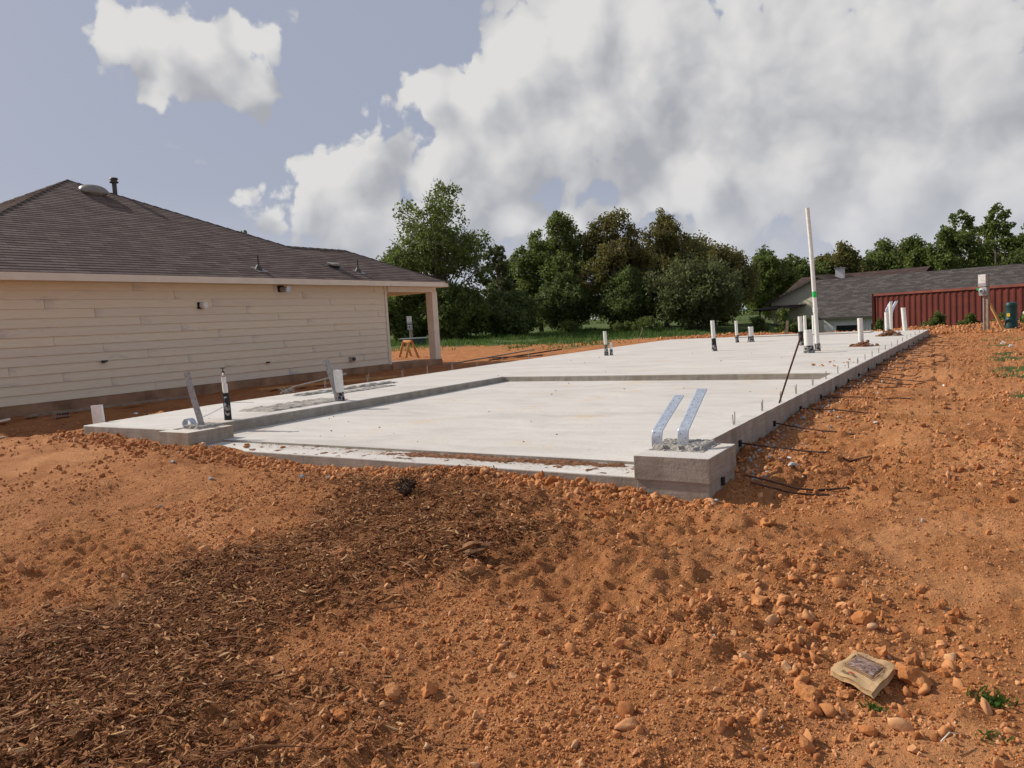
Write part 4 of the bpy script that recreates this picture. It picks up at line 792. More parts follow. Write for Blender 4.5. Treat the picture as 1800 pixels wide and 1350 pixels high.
rod((-1.45, 5.24, -0.2), (-0.98, 5.46, -0.2), 'lower one of the two rusty rods crossing beside the right pier', 'rods beside the slab')
for i, y in enumerate(ty):
    od = 'nearest second third fourth fifth sixth seventh eighth ninth tenth eleventh twelfth thirteenth fourteenth fifteenth sixteenth seventeenth'.split()[i]
    lab = od + ' rusty rod reaching out from the right slab edge'
    rod((-1.875, y, -0.155), (-1.875 + rnd.uniform(0.85, 1.15), y + rnd.uniform(-0.15, 0.25), -0.2), lab, 'rods beside the slab')
    if y > 12: rod((-1.6, y + 0.4, -0.155), (-1.0 + rnd.uniform(-0.1, 0.3), y + rnd.uniform(0.3, 0.7), -0.2), 'thin loose rod lying just beyond the ' + od + ' rod from the slab edge', 'rods beside the slab', 0.006)

# soil piles round the two bare pipes
def pile(x, y, r, h, label, mat, seed):
    n1, n2 = 22, 7; rr = random.Random(seed); V = []
    for j in range(n2):
        t = j / (n2 - 1)
        for i in range(n1):
            a = 2 * math.pi * i / n1; q = r * (1 - t) * (1 + 0.22 * math.sin(3 * a + seed) + 0.15 * rr.uniform(-1, 1)); V.append((x + q * math.cos(a), y + q * math.sin(a), max(-0.01, -0.01 + h * (t ** 0.75) * rr.uniform(0.75, 1.15))))
    F = [(j * n1 + i, j * n1 + (i + 1) % n1, (j + 1) * n1 + (i + 1) % n1, (j + 1) * n1 + i) for j in range(n2 - 1) for i in range(n1)]
    T = empty('soil_pile', (x, y, 0), label, 'soil pile'); MB().add(V, F).build('mound', mat, T)
    for k in range(14):
        a = rr.uniform(0, 6.28); q = r * rr.uniform(0.4, 1.15); s = rr.uniform(0.03, 0.075); VV, FF = ico(2, seed + k, 1, .9, .7); 
        MB().add([(x + q * math.cos(a) + v[0] * s, y + q * math.sin(a) + v[1] * s, 0.4 * s + h * max(0, 1 - q / r) ** .75 * .8 + v[2] * s) for v in VV], [tuple(int(i) for i in f) for f in FF]).build('clod', mat if k % 3 else M['greystone'], T)
M['pile'] = simple('dark_soil', (0.20, 0.085, 0.040), 0.95, var=0.35, scale=20, bump=0.8, bscale=40)
pile(-2.62, 19.35, 0.27, 0.12, 'nearer brown soil pile round a white pipe on the slab', M['pile'], 4)
pile(-2.66, 24.9, 0.33, 0.20, 'farther brown soil pile round a white pipe on the slab', M['pile'], 9)
# small debris on the slab
def lump(x, y, z, s, label, mat, cat='clod', name='soil_lump', group=None, seed=0, sz=0.6):
    V, F = ico(3, seed, 1, 0.8, sz, 0.34, 11); a = rnd.uniform(0, 6.28); ca, sa = math.cos(a), math.sin(a)
    o = npmesh(name, np.stack([x + s * (V[:, 0] * ca - V[:, 1] * sa), y + s * (V[:, 0] * sa + V[:, 1] * ca), z + s * (V[:, 2] + sz * 0.5)], -1), F, mat, loc=(x, y, z), smooth=False); setp(o, label, cat, group); return o
lump(-2.62, 13.5, 0.0, 0.05, 'single brown clod on the slab beyond the garage step', M['rock'], seed=31)
for i, (x, y) in enumerate([(-7.2, 5.33), (-7.0, 5.36), (-6.92, 5.28), (-6.7, 5.3), (-6.4, 5.33)]): lump(x, y, -0.175, 0.02 + 0.012 * (i % 3), 'small clod on the garage apron near the left pier', M['rock'], group='clods on the garage apron', seed=50 + i)
for i in range(46):
    x = rnd.uniform(-9.8, -2.2); y = 5.7 + 14 * rnd.random() ** 1.6
    if x < -8.05 or y > 12.2: z = 0.0
    elif x > -7.9 and y < 11.9: z = -0.143 + 0.043 * (y - 5.47) / 6.68
    else: continue
    lump(x, y, z, rnd.uniform(0.006, 0.016), 'tiny crumb of soil lying on the sunken garage floor' if z < -0.01 else 'tiny crumb of soil lying on the main slab', M['pile'], group='crumbs on the slab', seed=60 + i % 9, name='soil_crumb')
for i in range(16): lump(-2.0 - rnd.random() * 0.5, 13.2 + rnd.random() * 1.6, 0.0, rnd.uniform(0.012, 0.03), 'orange soil crumb at the right slab edge', M['rock'], group='crumbs at the right slab edge', seed=80 + i % 7, name='soil_crumb')

# ------------------------------------------------------------------ buildings beyond the plot
def build_back_houses():
    # long low house with grey shingles (its lot lies lower)
    T = empty('grey_roofed_house', (-4.0, 52.0, -2.1), 'long white house with a broad grey shingle roof behind the container', 'house')
    A, B_, C, D = Vector((-9.16, 48.95, 0.26)), Vector((7.5, 45.9, 0.26)), Vector((6.6, 50.3, 2.71)), Vector((-10.07, 53.37, 2.71))
    mb = MB(); uv = []; roof_plane(mb, uv, [A, B_, C, D], A, B_, 0.15, 0.012); E_ = D + (D - A) * 1.0; E_.z = 0.26; F_ = C + (C - B_); F_.z = 0.26
    roof_plane(mb, uv, [F_, E_, D, C], F_, E_, 0.15, 0.012); no_recalc(mb, uv, 'roof', M['shingle_grey'], T)
    u = (B_ - A).normalized(); n = Vector((u.y, -u.x, 0)); 
    wa = A - n * 0.35 + u * 0.25; wb = B_ - n * 0.35 - u * 0.2; wc = wb - n * 7.6; wd = wa - n * 7.6
    W = MB().prism([(p.x, p.y) for p in (wa, wb, wc, wd)], -2.3, 0.24).build('wall', M['white'], T)
    MB().add([A + Vector((0, 0, -0.10)), B_ + Vector((0, 0, -0.10)), B_ + Vector((0, 0, 0.0)), A + Vector((0, 0, 0.0)), A - n * 0.04 + Vector((0, 0, -0.10)), B_ - n * 0.04 + Vector((0, 0, -0.10)), B_ - n * 0.04, A - n * 0.04], [(0, 1, 2, 3), (4, 7, 6, 5), (0, 4, 5, 1), (2, 6, 7, 3), (0, 3, 7, 4), (1, 5, 6, 2)]).build('fascia', M['ventdark'], T)
    for k, (s0, s1, z0, z1) in enumerate(((0.75, 1.95, -1.10, -0.24), (2.75, 3.35, -1.1, -0.20), (5.6, 6.8, -1.1, -0.24), (9.0, 10.2, -1.1, -0.24))):
        a = wa + u * s0; b = wa + u * s1; w = MB()
        w.add([Vector((p.x, p.y, z)) + n * d for d in (0.004, 0.05) for p, z in ((a - u * .06, z0 - .06), (b + u * .06, z0 - .06), (b + u * .06, z1 + .06), (a - u * .06, z1 + .06))], [(3, 2, 1, 0), (4, 5, 6, 7), (0, 1, 5, 4), (1, 2, 6, 5), (2, 3, 7, 6), (3, 0, 4, 7)])
        f = w.build('window', M['white'], T)
        MB().add([Vector((p.x, p.y, z)) + n * d for d in (0.03, 0.056) for p, z in ((a, z0), (b, z0), (b, z1), (a, z1))], [(3, 2, 1, 0), (4, 5, 6, 7), (0, 1, 5, 4), (1, 2, 6, 5), (2, 3, 7, 6), (3, 0, 4, 7)]).build('pane', M['dark'], f)
    m = wa + u * 2.35; MB().add([Vector((p.x, p.y, z)) + n * d for d in (0.003, 0.03) for p, z in ((m, -2.2), (m + u * .08, -2.2), (m + u * .08, 0.2), (m, 0.2))], [(3, 2, 1, 0), (4, 5, 6, 7), (0, 1, 5, 4), (1, 2, 6, 5), (2, 3, 7, 6), (3, 0, 4, 7)]).build('downpipe', M['white'], T)
    # cream gabled house behind it
    T = empty('cream_gabled_house', (-11.0, 60.0, -0.9), 'cream house with dark red roof and open gable among the trees', 'house')
    pk = Vector((-11.38, 62.15, 3.4)); a = Vector((0.954, -0.30, 0)); v = Vector((0.30, 0.954, 0)); hwd, ez, ov = 4.5, 1.45, 0.4
    e1 = pk - a * hwd; e1.z = ez; e2 = pk + a * hwd; e2.z = ez; o_ = -v * ov; mb = MB(); uv = []; Ld = 5.5
    roof_plane(mb, uv, [e1 + v * Ld, e1 + o_, pk + o_, pk + v * Ld], e1 + v * Ld, e1 + o_, 0.16, 0.012); roof_plane(mb, uv, [e2 + o_, e2 + v * Ld, pk + v * Ld, pk + o_], e2 + o_, e2 + v * Ld, 0.16, 0.012)
    rg = pk + v * 5.2; rg.z = 3.52; f1 = rg - a * 4.4 - v * 4.6; f1.z = ez; f2 = rg + a * 6.0 - v * 4.6; f2.z = ez; b1 = rg - a * 4.4 + v * 4.6; b1.z = ez; b2 = rg + a * 6.0 + v * 4.6; b2.z = ez
    roof_plane(mb, uv, [f1, f2, rg + a * 6.0, rg - a * 4.4], f1, f2, 0.16, 0.012); roof_plane(mb, uv, [b2, b1, rg - a * 4.4, rg + a * 6.0], b2, b1, 0.16, 0.012); no_recalc(mb, uv, 'roof', M['shingle_dark'], T)
    V = []
    for q in (0.0, 5.0):
        for p, z in ((pk - a * 4.2, -1.3), (pk + a * 4.2, -1.3), (pk + a * 4.2, ez + 0.05), (pk, 3.33), (pk - a * 4.2, ez + 0.05)): V.append(Vector((p.x, p.y, z)) + v * q)
    MB().add(V, [(0, 1, 2, 3, 4), (9, 8, 7, 6, 5), (0, 5, 6, 1), (1, 6, 7, 2), (2, 7, 8, 3), (3, 8, 9, 4), (4, 9, 5, 0)]).build('wall', M['tan'], T)
    q = [rg - a * 4.1 - v * 4.2, rg + a * 5.7 - v * 4.2, rg + a * 5.7 + v * 4.2, rg - a * 4.1 + v * 4.2]; MB().prism([(p.x, p.y) for p in q], -1.3, ez + 0.1).build('wall', M['tan'], T)
    for e in (e1, e2): MB().bar(pk + o_ + Vector((0, 0, -0.09)), e + o_ + Vector((0, 0, -0.09)), 0.05, 0.18).build('rake_board', M['ventdark'], T)
    ch = pk + v * 2.0 + a * 0.6; ch.z = 3.2; c = MB().box((ch.x - .3, ch.y - .3, ch.z - .3), (ch.x + .3, ch.y + .3, ch.z + 0.62)).build('chimney', M['white'], T); MB().box((ch.x - .38, ch.y - .38, ch.z + .621), (ch.x + .38, ch.y + .38, ch.z + .69)).build('chimney_cap', M['grey'], c)
    for k in (3.9, 1.6): p = pk - a * k - v * 2.2; MB().tube([(p.x, p.y, -1.3), (p.x, p.y, 0.95)], 0.07, 8).build('porch_post', M['ventdark'], T)
    l1, l2 = pk - a * 4.3, pk - a * 1.2; MB().add([Vector((p.x, p.y, z)) for p, z in ((l1 - v * .01, 1.22), (l2 - v * .01, 1.22), (l2 - v * 2.5, 0.98), (l1 - v * 2.5, 0.98), (l1 - v * .01, 1.14), (l2 - v * .01, 1.14), (l2 - v * 2.5, 0.90), (l1 - v * 2.5, 0.90))], [(0, 1, 2, 3), (7, 6, 5, 4), (0, 4, 5, 1), (1, 5, 6, 2), (2, 6, 7, 3), (3, 7, 4, 0)]).build('porch_roof', M['shingle_dark'], T)
build_back_houses()
def build_container():
    P0 = Vector((-5.19, 42.0, 0)); u = Vector((1.02 + 5.19, 38.92 - 42.07, 0)).normalized(); n = Vector((u.y, -u.x, 0)); L, W, z0, z1 = 12.19, 2.44, -1.16, 1.45
    T = empty('shipping_container', (P0.x, P0.y, z0), 'dark red corrugated steel shipping container at the right', 'container')
    def corr(o, d, nn, length, name):
        mb = MB(); prof = []; x = 0.12
        while x < length - 0.25: prof += [(x, 0.0), (x + 0.072, 0.0), (x + 0.14, -0.036), (x + 0.21, -0.036)]; x += 0.278
        prof.append((min(x, length - .1), 0.0)); b = []
        for s, q in prof:
            p = o + d * s + nn * (q - 0.012); b.append(p)
        V = [Vector((p.x, p.y, z0 + 0.15)) for p in b] + [Vector((p.x, p.y, z1 - 0.10)) for p in b]; m = len(b)
        mb.add(V, [(i, i + 1, m + i + 1, m + i) for i in range(m - 1)]); mb.build(name, M['container'], T)
    corr(P0, u, n, L, 'side_panel'); corr(P0 - n * W + u * L, -u, -n, L, 'side_panel'); corr(P0 - n * W, n, -u, W, 'end_panel'); corr(P0 + u * L, -n, u, W, 'end_panel')
    def rail(a, b, z, h, w, nm): MB().bar(Vector((a.x, a.y, z)), Vector((b.x, b.y, z)), w, h).build(nm, M['container_rail'], T)
    q = [P0, P0 + u * L, P0 + u * L - n * W, P0 - n * W]
    for i in range(4):
        a, b = q[i], q[(i + 1) % 4]; d = (b - a).normalized(); rail(a + d * .061, b - d * .061, z1 - 0.055, 0.11, 0.08, 'top_rail'); rail(a + d * .061, b - d * .061, z0 + 0.08, 0.16, 0.08, 'bottom_rail')
        MB().box((a.x - .06, a.y - .06, z0), (a.x + .06, a.y + .06, z1 - 0.001)).build('corner_post', M['container'], T)
    MB().prism([(p.x, p.y) for p in (P0 - n * .045 + u * .045, P0 + u * (L - .045) - n * .045, P0 + u * (L - .045) - n * (W - .045), P0 - n * (W - .045) + u * .045)], z1 - 0.06, z1 - 0.03).build('roof_panel', M['container_rail'], T)
build_container()

# ------------------------------------------------------------------ utility posts and boxes
def meter_post(x, y, z, h, label, tape, yaw, brace):
    T = empty('meter_post', (x, y, z), label, 'meter post'); c, s = math.cos(yaw), math.sin(yaw)
    def L(a, b, zz): return (x + a * c - b * s, y + a * s + b * c, z + zz)      # a sideways, b away from the viewer
    mt = Matrix.Rotation(yaw, 3, 'Z')
    MB().obox(L(0.06, 0.06, h / 2 - .1), (0.10, 0.10, h + 0.2), mt).build('post', M['lumber_grey'], T)
    MB().tube([L(-0.03, 0.0, -0.1), L(-0.03, 0.0, h * 0.66)], 0.028, 10).build('conduit', M['galvd'], T, smooth=True)
    p = MB().obox(L(-0.02, -0.05, h - 0.20), (0.27, 0.13, 0.42), mt).build('breaker_box', M['grey'], T, bevel=0.008)
    MB().obox(L(-0.02, -0.118, h - 0.15), (0.24, 0.006, 0.29), mt).build('permit_sheet', M['litter'], p)
    for k in range(5): MB().obox(L(-0.02 + 0.01 * (k % 2), -0.1225, h - 0.05 - 0.05 * k), (0.17 - 0.03 * (k % 3), 0.002, 0.010), mt).build('printed_line', M['grey'], p)
    m = MB().obox(L(-0.01, -0.04, h - 0.58), (0.26, 0.11, 0.28), mt).build('meter_socket', M['grey'], T, bevel=0.008)
    MB().tube([L(-0.03, -0.09, h - 0.56), L(-0.03, -0.15, h - 0.56), L(-0.03, -0.155, h - 0.56)], [0.085, 0.085, 0.07], 18).build('meter_ring', M['galv'], m, smooth=True)
    MB().tube([L(-0.03, -0.150, h - 0.56), L(-0.03, -0.165, h - 0.56)], [0.058, 0.05], 16).build('meter_face', M['ventdark'], m, smooth=True)
    if tape: MB().obox(L(-0.15, -0.06, h - 0.50), (0.16, 0.02, 0.08), mt @ Euler((0.2, 0.3, 0.3)).to_matrix()).build('tape_flag', M['green_tape'], T)
    for b in brace: MB().bar(L(*b[0]), L(*b[1]), 0.09, 0.035).build('brace', M[b[2]], T)
meter_post(-0.32, 30.9, -0.2, 1.95, 'meter post with white notice and green tape beside the container', True, R(-28), [((0.12, 0.1, 0.95), (0.62, 0.0, -0.05), 'lumber'), ((0.1, 0.05, 0.02), (0.55, 0.0, 0.02), 'lumber_grey'), ((0.12, 0.2, 0.75), (0.35, 0.75, -0.1), 'lumber')])
meter_post(-26.2, 30.9, 0.0, 1.72, 'meter post on splayed legs seen through the porch', False, R(40), [((0.0, 0.0, 0.55), (-0.42, 0, -0.05), 'lumber_grey'), ((0.08, 0, 0.55), (0.5, 0, -0.05), 'lumber_grey')])
def pedestal(x, y, z, r, h, label, mat, tag, tagmat):
    T = empty('utility_pedestal', (x, y, z), label, 'pedestal'); V = []; prof = [(1.08, -0.1), (1.08, 0.38), (1.0, 0.40), (1.0, 0.84), (1.06, 0.85), (1.06, 0.90), (0.9, 0.965), (0.5, 0.995), (0.05, 1.0)]
    MB().tube([(x, y, z + h * q) for _, q in prof], [r * k for k, _ in prof], 22).build('housing', M[mat], T, smooth=True)
    MB().obox((x - 0.45 * r, y - 0.94 * r, z + h * tag), (0.10, 0.02, 0.11), (0, 0, R(-24))).build('warning_label', M[tagmat], T)
pedestal(0.45, 31.3, -0.22, 0.18, 0.98, 'dark green domed utility pedestal right of the meter post', 'pedestal', 0.55, 'yellow')
pedestal(1.08, 33.4, -0.22, 0.24, 0.62, 'pale green utility pedestal with orange label at the right edge', 'pale_green', 0.82, 'orange')
T = empty('transformer_box', (-25.6, 30.4, 0.0), 'low green transformer box with pale lid seen through the porch', 'utility box')
mt = Matrix.Rotation(R(38), 3, 'Z'); MB().obox((-25.6, 30.4, 0.20), (1.30, 1.0, 0.62), mt).build('cabinet', M['box_green'], T, bevel=0.02); MB().obox((-25.6, 30.4, 0.545), (1.42, 1.12, 0.06), mt).build('lid', M['lid'], T, bevel=0.01)
def sawhorse(x, y, z, yaw):
    T = empty('sawhorse', (x, y, z), 'orange wooden sawhorse standing beyond the porch', 'sawhorse'); c, s = math.cos(yaw), math.sin(yaw)
    L = lambda a, b, q: (x + a * c - b * s, y + a * s + b * c, z + q)
    MB().bar(L(-0.55, 0, 0.78), L(0.55, 0, 0.78), 0.09, 0.09).build('top_beam', M['lumber'], T)
    for a in (-0.45, 0.45):
        for b in (-1, 1): MB().bar(L(a, 0.05 * b, 0.76), L(a + 0.05 * (1 if a > 0 else -1), 0.30 * b, -0.03), 0.09, 0.04, (c, s, 0)).build('leg', M['lumber'], T)
sawhorse(-19.6, 22.9, -0.22, R(146))
o = MB().obox((-21.9, 26.2, -0.08), (0.55, 0.28, 0.16), (0, 0, 0.6)).build('brick_stack', M['brick'], bevel=0.01); setp(o, 'low stack of reddish bricks on the grass past the porch', 'bricks')
# timber and scrap in the ditch beside the house
def board(p, q, w, h, label, mat='lumber_grey', name='board'):
    p = Vector(p); q = Vector(q); p.z = float(height(p.x, p.y)) + h * .6 + p.z; q.z = float(height(q.x, q.y)) + h * .6 + q.z
    o = MB().bar(p, q, w, h).build(name, M[mat]); setp(o, label, 'board')
board((-14.35, 6.4, 0.02), (-14.2, 9.6, 0.02), 0.09, 0.04, 'long grey board lying along the house foundation at the left')
board((-13.3, 10.6, 0.03), (-12.6, 14.2, 0.05), 0.10, 0.04, 'orange board lying in the ditch behind the rough concrete', 'lumber')
board((-12.1, 4.25, 0.01), (-11.75, 4.95, 0.03), 0.10, 0.03, 'pale board end poking in at the left picture edge', 'lumber_grey')
board((-14.5, 5.7, 0.0), (-14.3, 6.15, 0.06), 0.10, 0.03, 'short pale board propped near the house at the left edge', 'trim')
o = MB().tube([(-10.75, 9.0, 0.0), (-10.7, 9.3, 0.10), (-10.7, 10.6, 0.22)], 0.014, 6).build('bent_strip', M['galvd']); setp(o, 'bent grey metal strip at the left slab edge', 'metal strip')
o = MB()
for k in range(7): a = k * 0.9; o.tube([(-10.62 + 0.05 * math.cos(a), 9.05 + 0.06 * math.sin(a), 0.0), (-10.64 + 0.10 * math.sin(a * 1.7), 9.05 + 0.11 * math.cos(a * 1.3), 0.10 + 0.03 * math.sin(a)), (-10.6 + 0.09 * math.cos(a * 2), 9.1 + 0.1 * math.sin(a * 2), 0.02)], 0.006, 5)
setp(o.build('wire_tangle', M['galvd']), 'tangle of grey wire on the left slab edge', 'wire')
for i, (a, b) in enumerate((((-14.3, 18.4), (-13.6, 22.6)), ((-14.6, 21.0), (-12.0, 20.4)), ((-13.9, 20.2), (-12.4, 22.4)))):
    p = Vector((a[0], a[1], 0)); q = Vector((b[0], b[1], 0)); p.z = float(height(p.x, p.y)) + 0.06; q.z = float(height(q.x, q.y)) + 0.12
    setp(MB().bar(p, q, 0.05, 0.04).build('dark_bar', M['rust' if i else 'lumber_grey']), ['grey bar lying past the porch post', 'dark bar crossing past the porch post', 'dark bar nearest the slab past the porch post'][i], 'bar')
# perforated brick
T = empty('perforated_brick', (-13.58, 6.64, float(height(-13.58, 6.64))), 'brick with a row of holes lying by the house at the left', 'brick'); zb = T.location.z
MB().obox((-13.58, 6.64, zb + 0.045), (0.10, 0.24, 0.09), (0, -0.5, 0.1)).build('brick_body', M['brick'], T, bevel=0.006)
for k in range(5): MB().tube([(-13.555, 6.55 + 0.045 * k, zb + 0.07), (-13.515, 6.553 + 0.045 * k, zb + 0.088)], 0.014, 8).build('hole', M['dark'], T)
for i, (x, y, s) in enumerate(((0.15, 22.6, 0.10), (0.29, 20.9, 0.09), (-1.01, 8.1, 0.03), (-1.35, 8.7, 0.025), (-1.2, 5.75, 0.022), (-1.45, 6.4, 0.035), (-15.0 + 2.4, 7.4, 0.06), (-0.6, 12.0, 0.05), (-20.9, 26.0, 0.12), (-12.7, 27.0, 0.12))):
    lump(x, y, float(height(x, y)), s, 'crumpled white scrap lying on the orange soil', M['litter'], 'litter', 'white_scrap', 'white scraps on the soil', 140 + i, 0.4)

# ------------------------------------------------------------------ trees
def leaves(C, per, rad, size, rs, up=0.35):
    """leaf rhombi round cluster centres C -> V, F, tone"""
    n = len(C) * per; c = np.repeat(C, per, 0); rr = np.repeat(rad, per)[:, None]
    d = rs.normal(0, 1, (n, 3)); d /= np.linalg.norm(d, axis=1)[:, None]; p = c + d * rr * (rs.rand(n, 1) ** 0.5)
    a = rs.normal(0, 1, (n, 3)); a[:, 2] -= 0.25; a /= np.linalg.norm(a, axis=1)[:, None]
    nn = d * 0.5 + rs.normal(0, 0.7, (n, 3)); nn[:, 2] += up; b = np.cross(a, nn); b /= np.linalg.norm(b, axis=1)[:, None] + 1e-9
    s = (size * rs.uniform(0.6, 1.35, n))[:, None]; w = s * rs.uniform(0.45, 0.75, (n, 1))
    V = np.stack([p - a * s * .5, p + b * w * .5 - a * s * .05, p + a * s * .5, p - b * w * .5 - a * s * .05], 1).reshape(-1, 3)
    F = np.arange(n * 4).reshape(n, 4); tc = np.repeat(rs.rand(len(C)), per)
    tone = np.clip(0.45 * tc + 0.55 * rs.rand(n), 0, 1); return V, F, np.repeat(tone, 4)
def tree(name, x, y, top, hw, mat, label, seed, low=0.12, lobes=13, per=55, ncl=15, size=0.17, airy=0.0, bark='bark', trunk=None, group=None, cat='tree', lean=0.0, lr=(0.30, 0.48)):
    rs = np.random.RandomState(seed); z0 = float(height(x, y)) - 0.1; H = top - z0; T = empty(name, (x, y, z0), label, cat, group)
    zl = z0 + H * low; cz = (zl + top) / 2; hz = (top - zl) / 2; LC = []; LR = []
    for k in range(lobes):
        for _ in range(30):
            q = rs.uniform(-1, 1, 3)
            if (q ** 2).sum() < 1 and (q ** 2).sum() > 0.12: break
        # wider in the upper middle, narrower at the top
        r = hw * rs.uniform(*lr) * (1 - 0.35 * max(0, q[2])); LC.append((x + lean * (q[2] + 1) + q[0] * (hw - r * .6), y + q[1] * (hw - r * .6), cz + q[2] * (hz - r * 0.8))); LR.append(r)
    tx = rs.uniform(-.3, .3) * hw
    for dz_, rr_ in ((0.30, 0.30), (0.72, 0.40), (1.2, 0.46)): LC.append((x + lean * 1.8 + tx * (1.3 - dz_ * .5), y, top - hw * dz_)); LR.append(hw * rr_)
    LC = np.array(LC); LR = np.array(LR); C = []
    for c, r in zip(LC, LR):
        m = max(4, int(ncl * (r / (hw * .4)) ** 1.5)); d = rs.normal(0, 1, (m, 3)); d /= np.linalg.norm(d, axis=1)[:, None]; d[:, 2] *= 0.85
        C.append(c + d * r * rs.uniform(0.55, 1.08, (m, 1)))
    C = np.concatenate(C); rad = np.clip(hw * rs.uniform(0.12, 0.24, len(C)), 0.16, 0.75) * (1 - 0.25 * airy)
    C[:, 2] = np.maximum(C[:, 2], z0 + 0.25); V, F, tone = leaves(C, per, rad, size, rs)
    npmesh('crown', V, F, M[mat], T, loc=(x, y, z0), smooth=False, attrs={'tone': tone})
    mb = MB(); tr = trunk or H * 0.017 + 0.03; hgt = zl + (top - zl) * 0.72; tp = [(x, y, z0 - 0.1)]
    for k in range(1, 7): t = k / 6; tp.append((x + lean * t * 1.4 + rs.normal(0, .05) * H * .12, y + rs.normal(0, .05) * H * .12, z0 + (hgt - z0) * t))
    mb.tube(tp, [tr * (1.25 if k == 0 else 1 - 0.13 * k) for k in range(7)], 7); tpn = np.array(tp)
    for c, r in zip(LC, LR):
        k = int(np.clip((c[2] - z0) / (hgt - z0) * 6 - rs.uniform(1, 2.2), 1, 5)); p = tpn[k]; m = (p + c) / 2 + np.array([0, 0, -0.06 * H * rs.rand()]); br = tr * 0.42 * (1 - .1 * k)
        mb.tube([p, m, c], [br, br * .75, br * .4], 5, False)
        for _ in range(6):
            dv = rs.normal(0, 1, 3); dv[2] = abs(dv[2]) * .7; dv /= np.linalg.norm(dv); e = c + dv * r * rs.uniform(0.8, 1.15); mb.tube([c, (c + e) / 2 + rs.normal(0, .06, 3), e], [br * .5, br * .36, br * .16], 4, False)
    mb.build('trunk', M[bark], T, smooth=True); return T
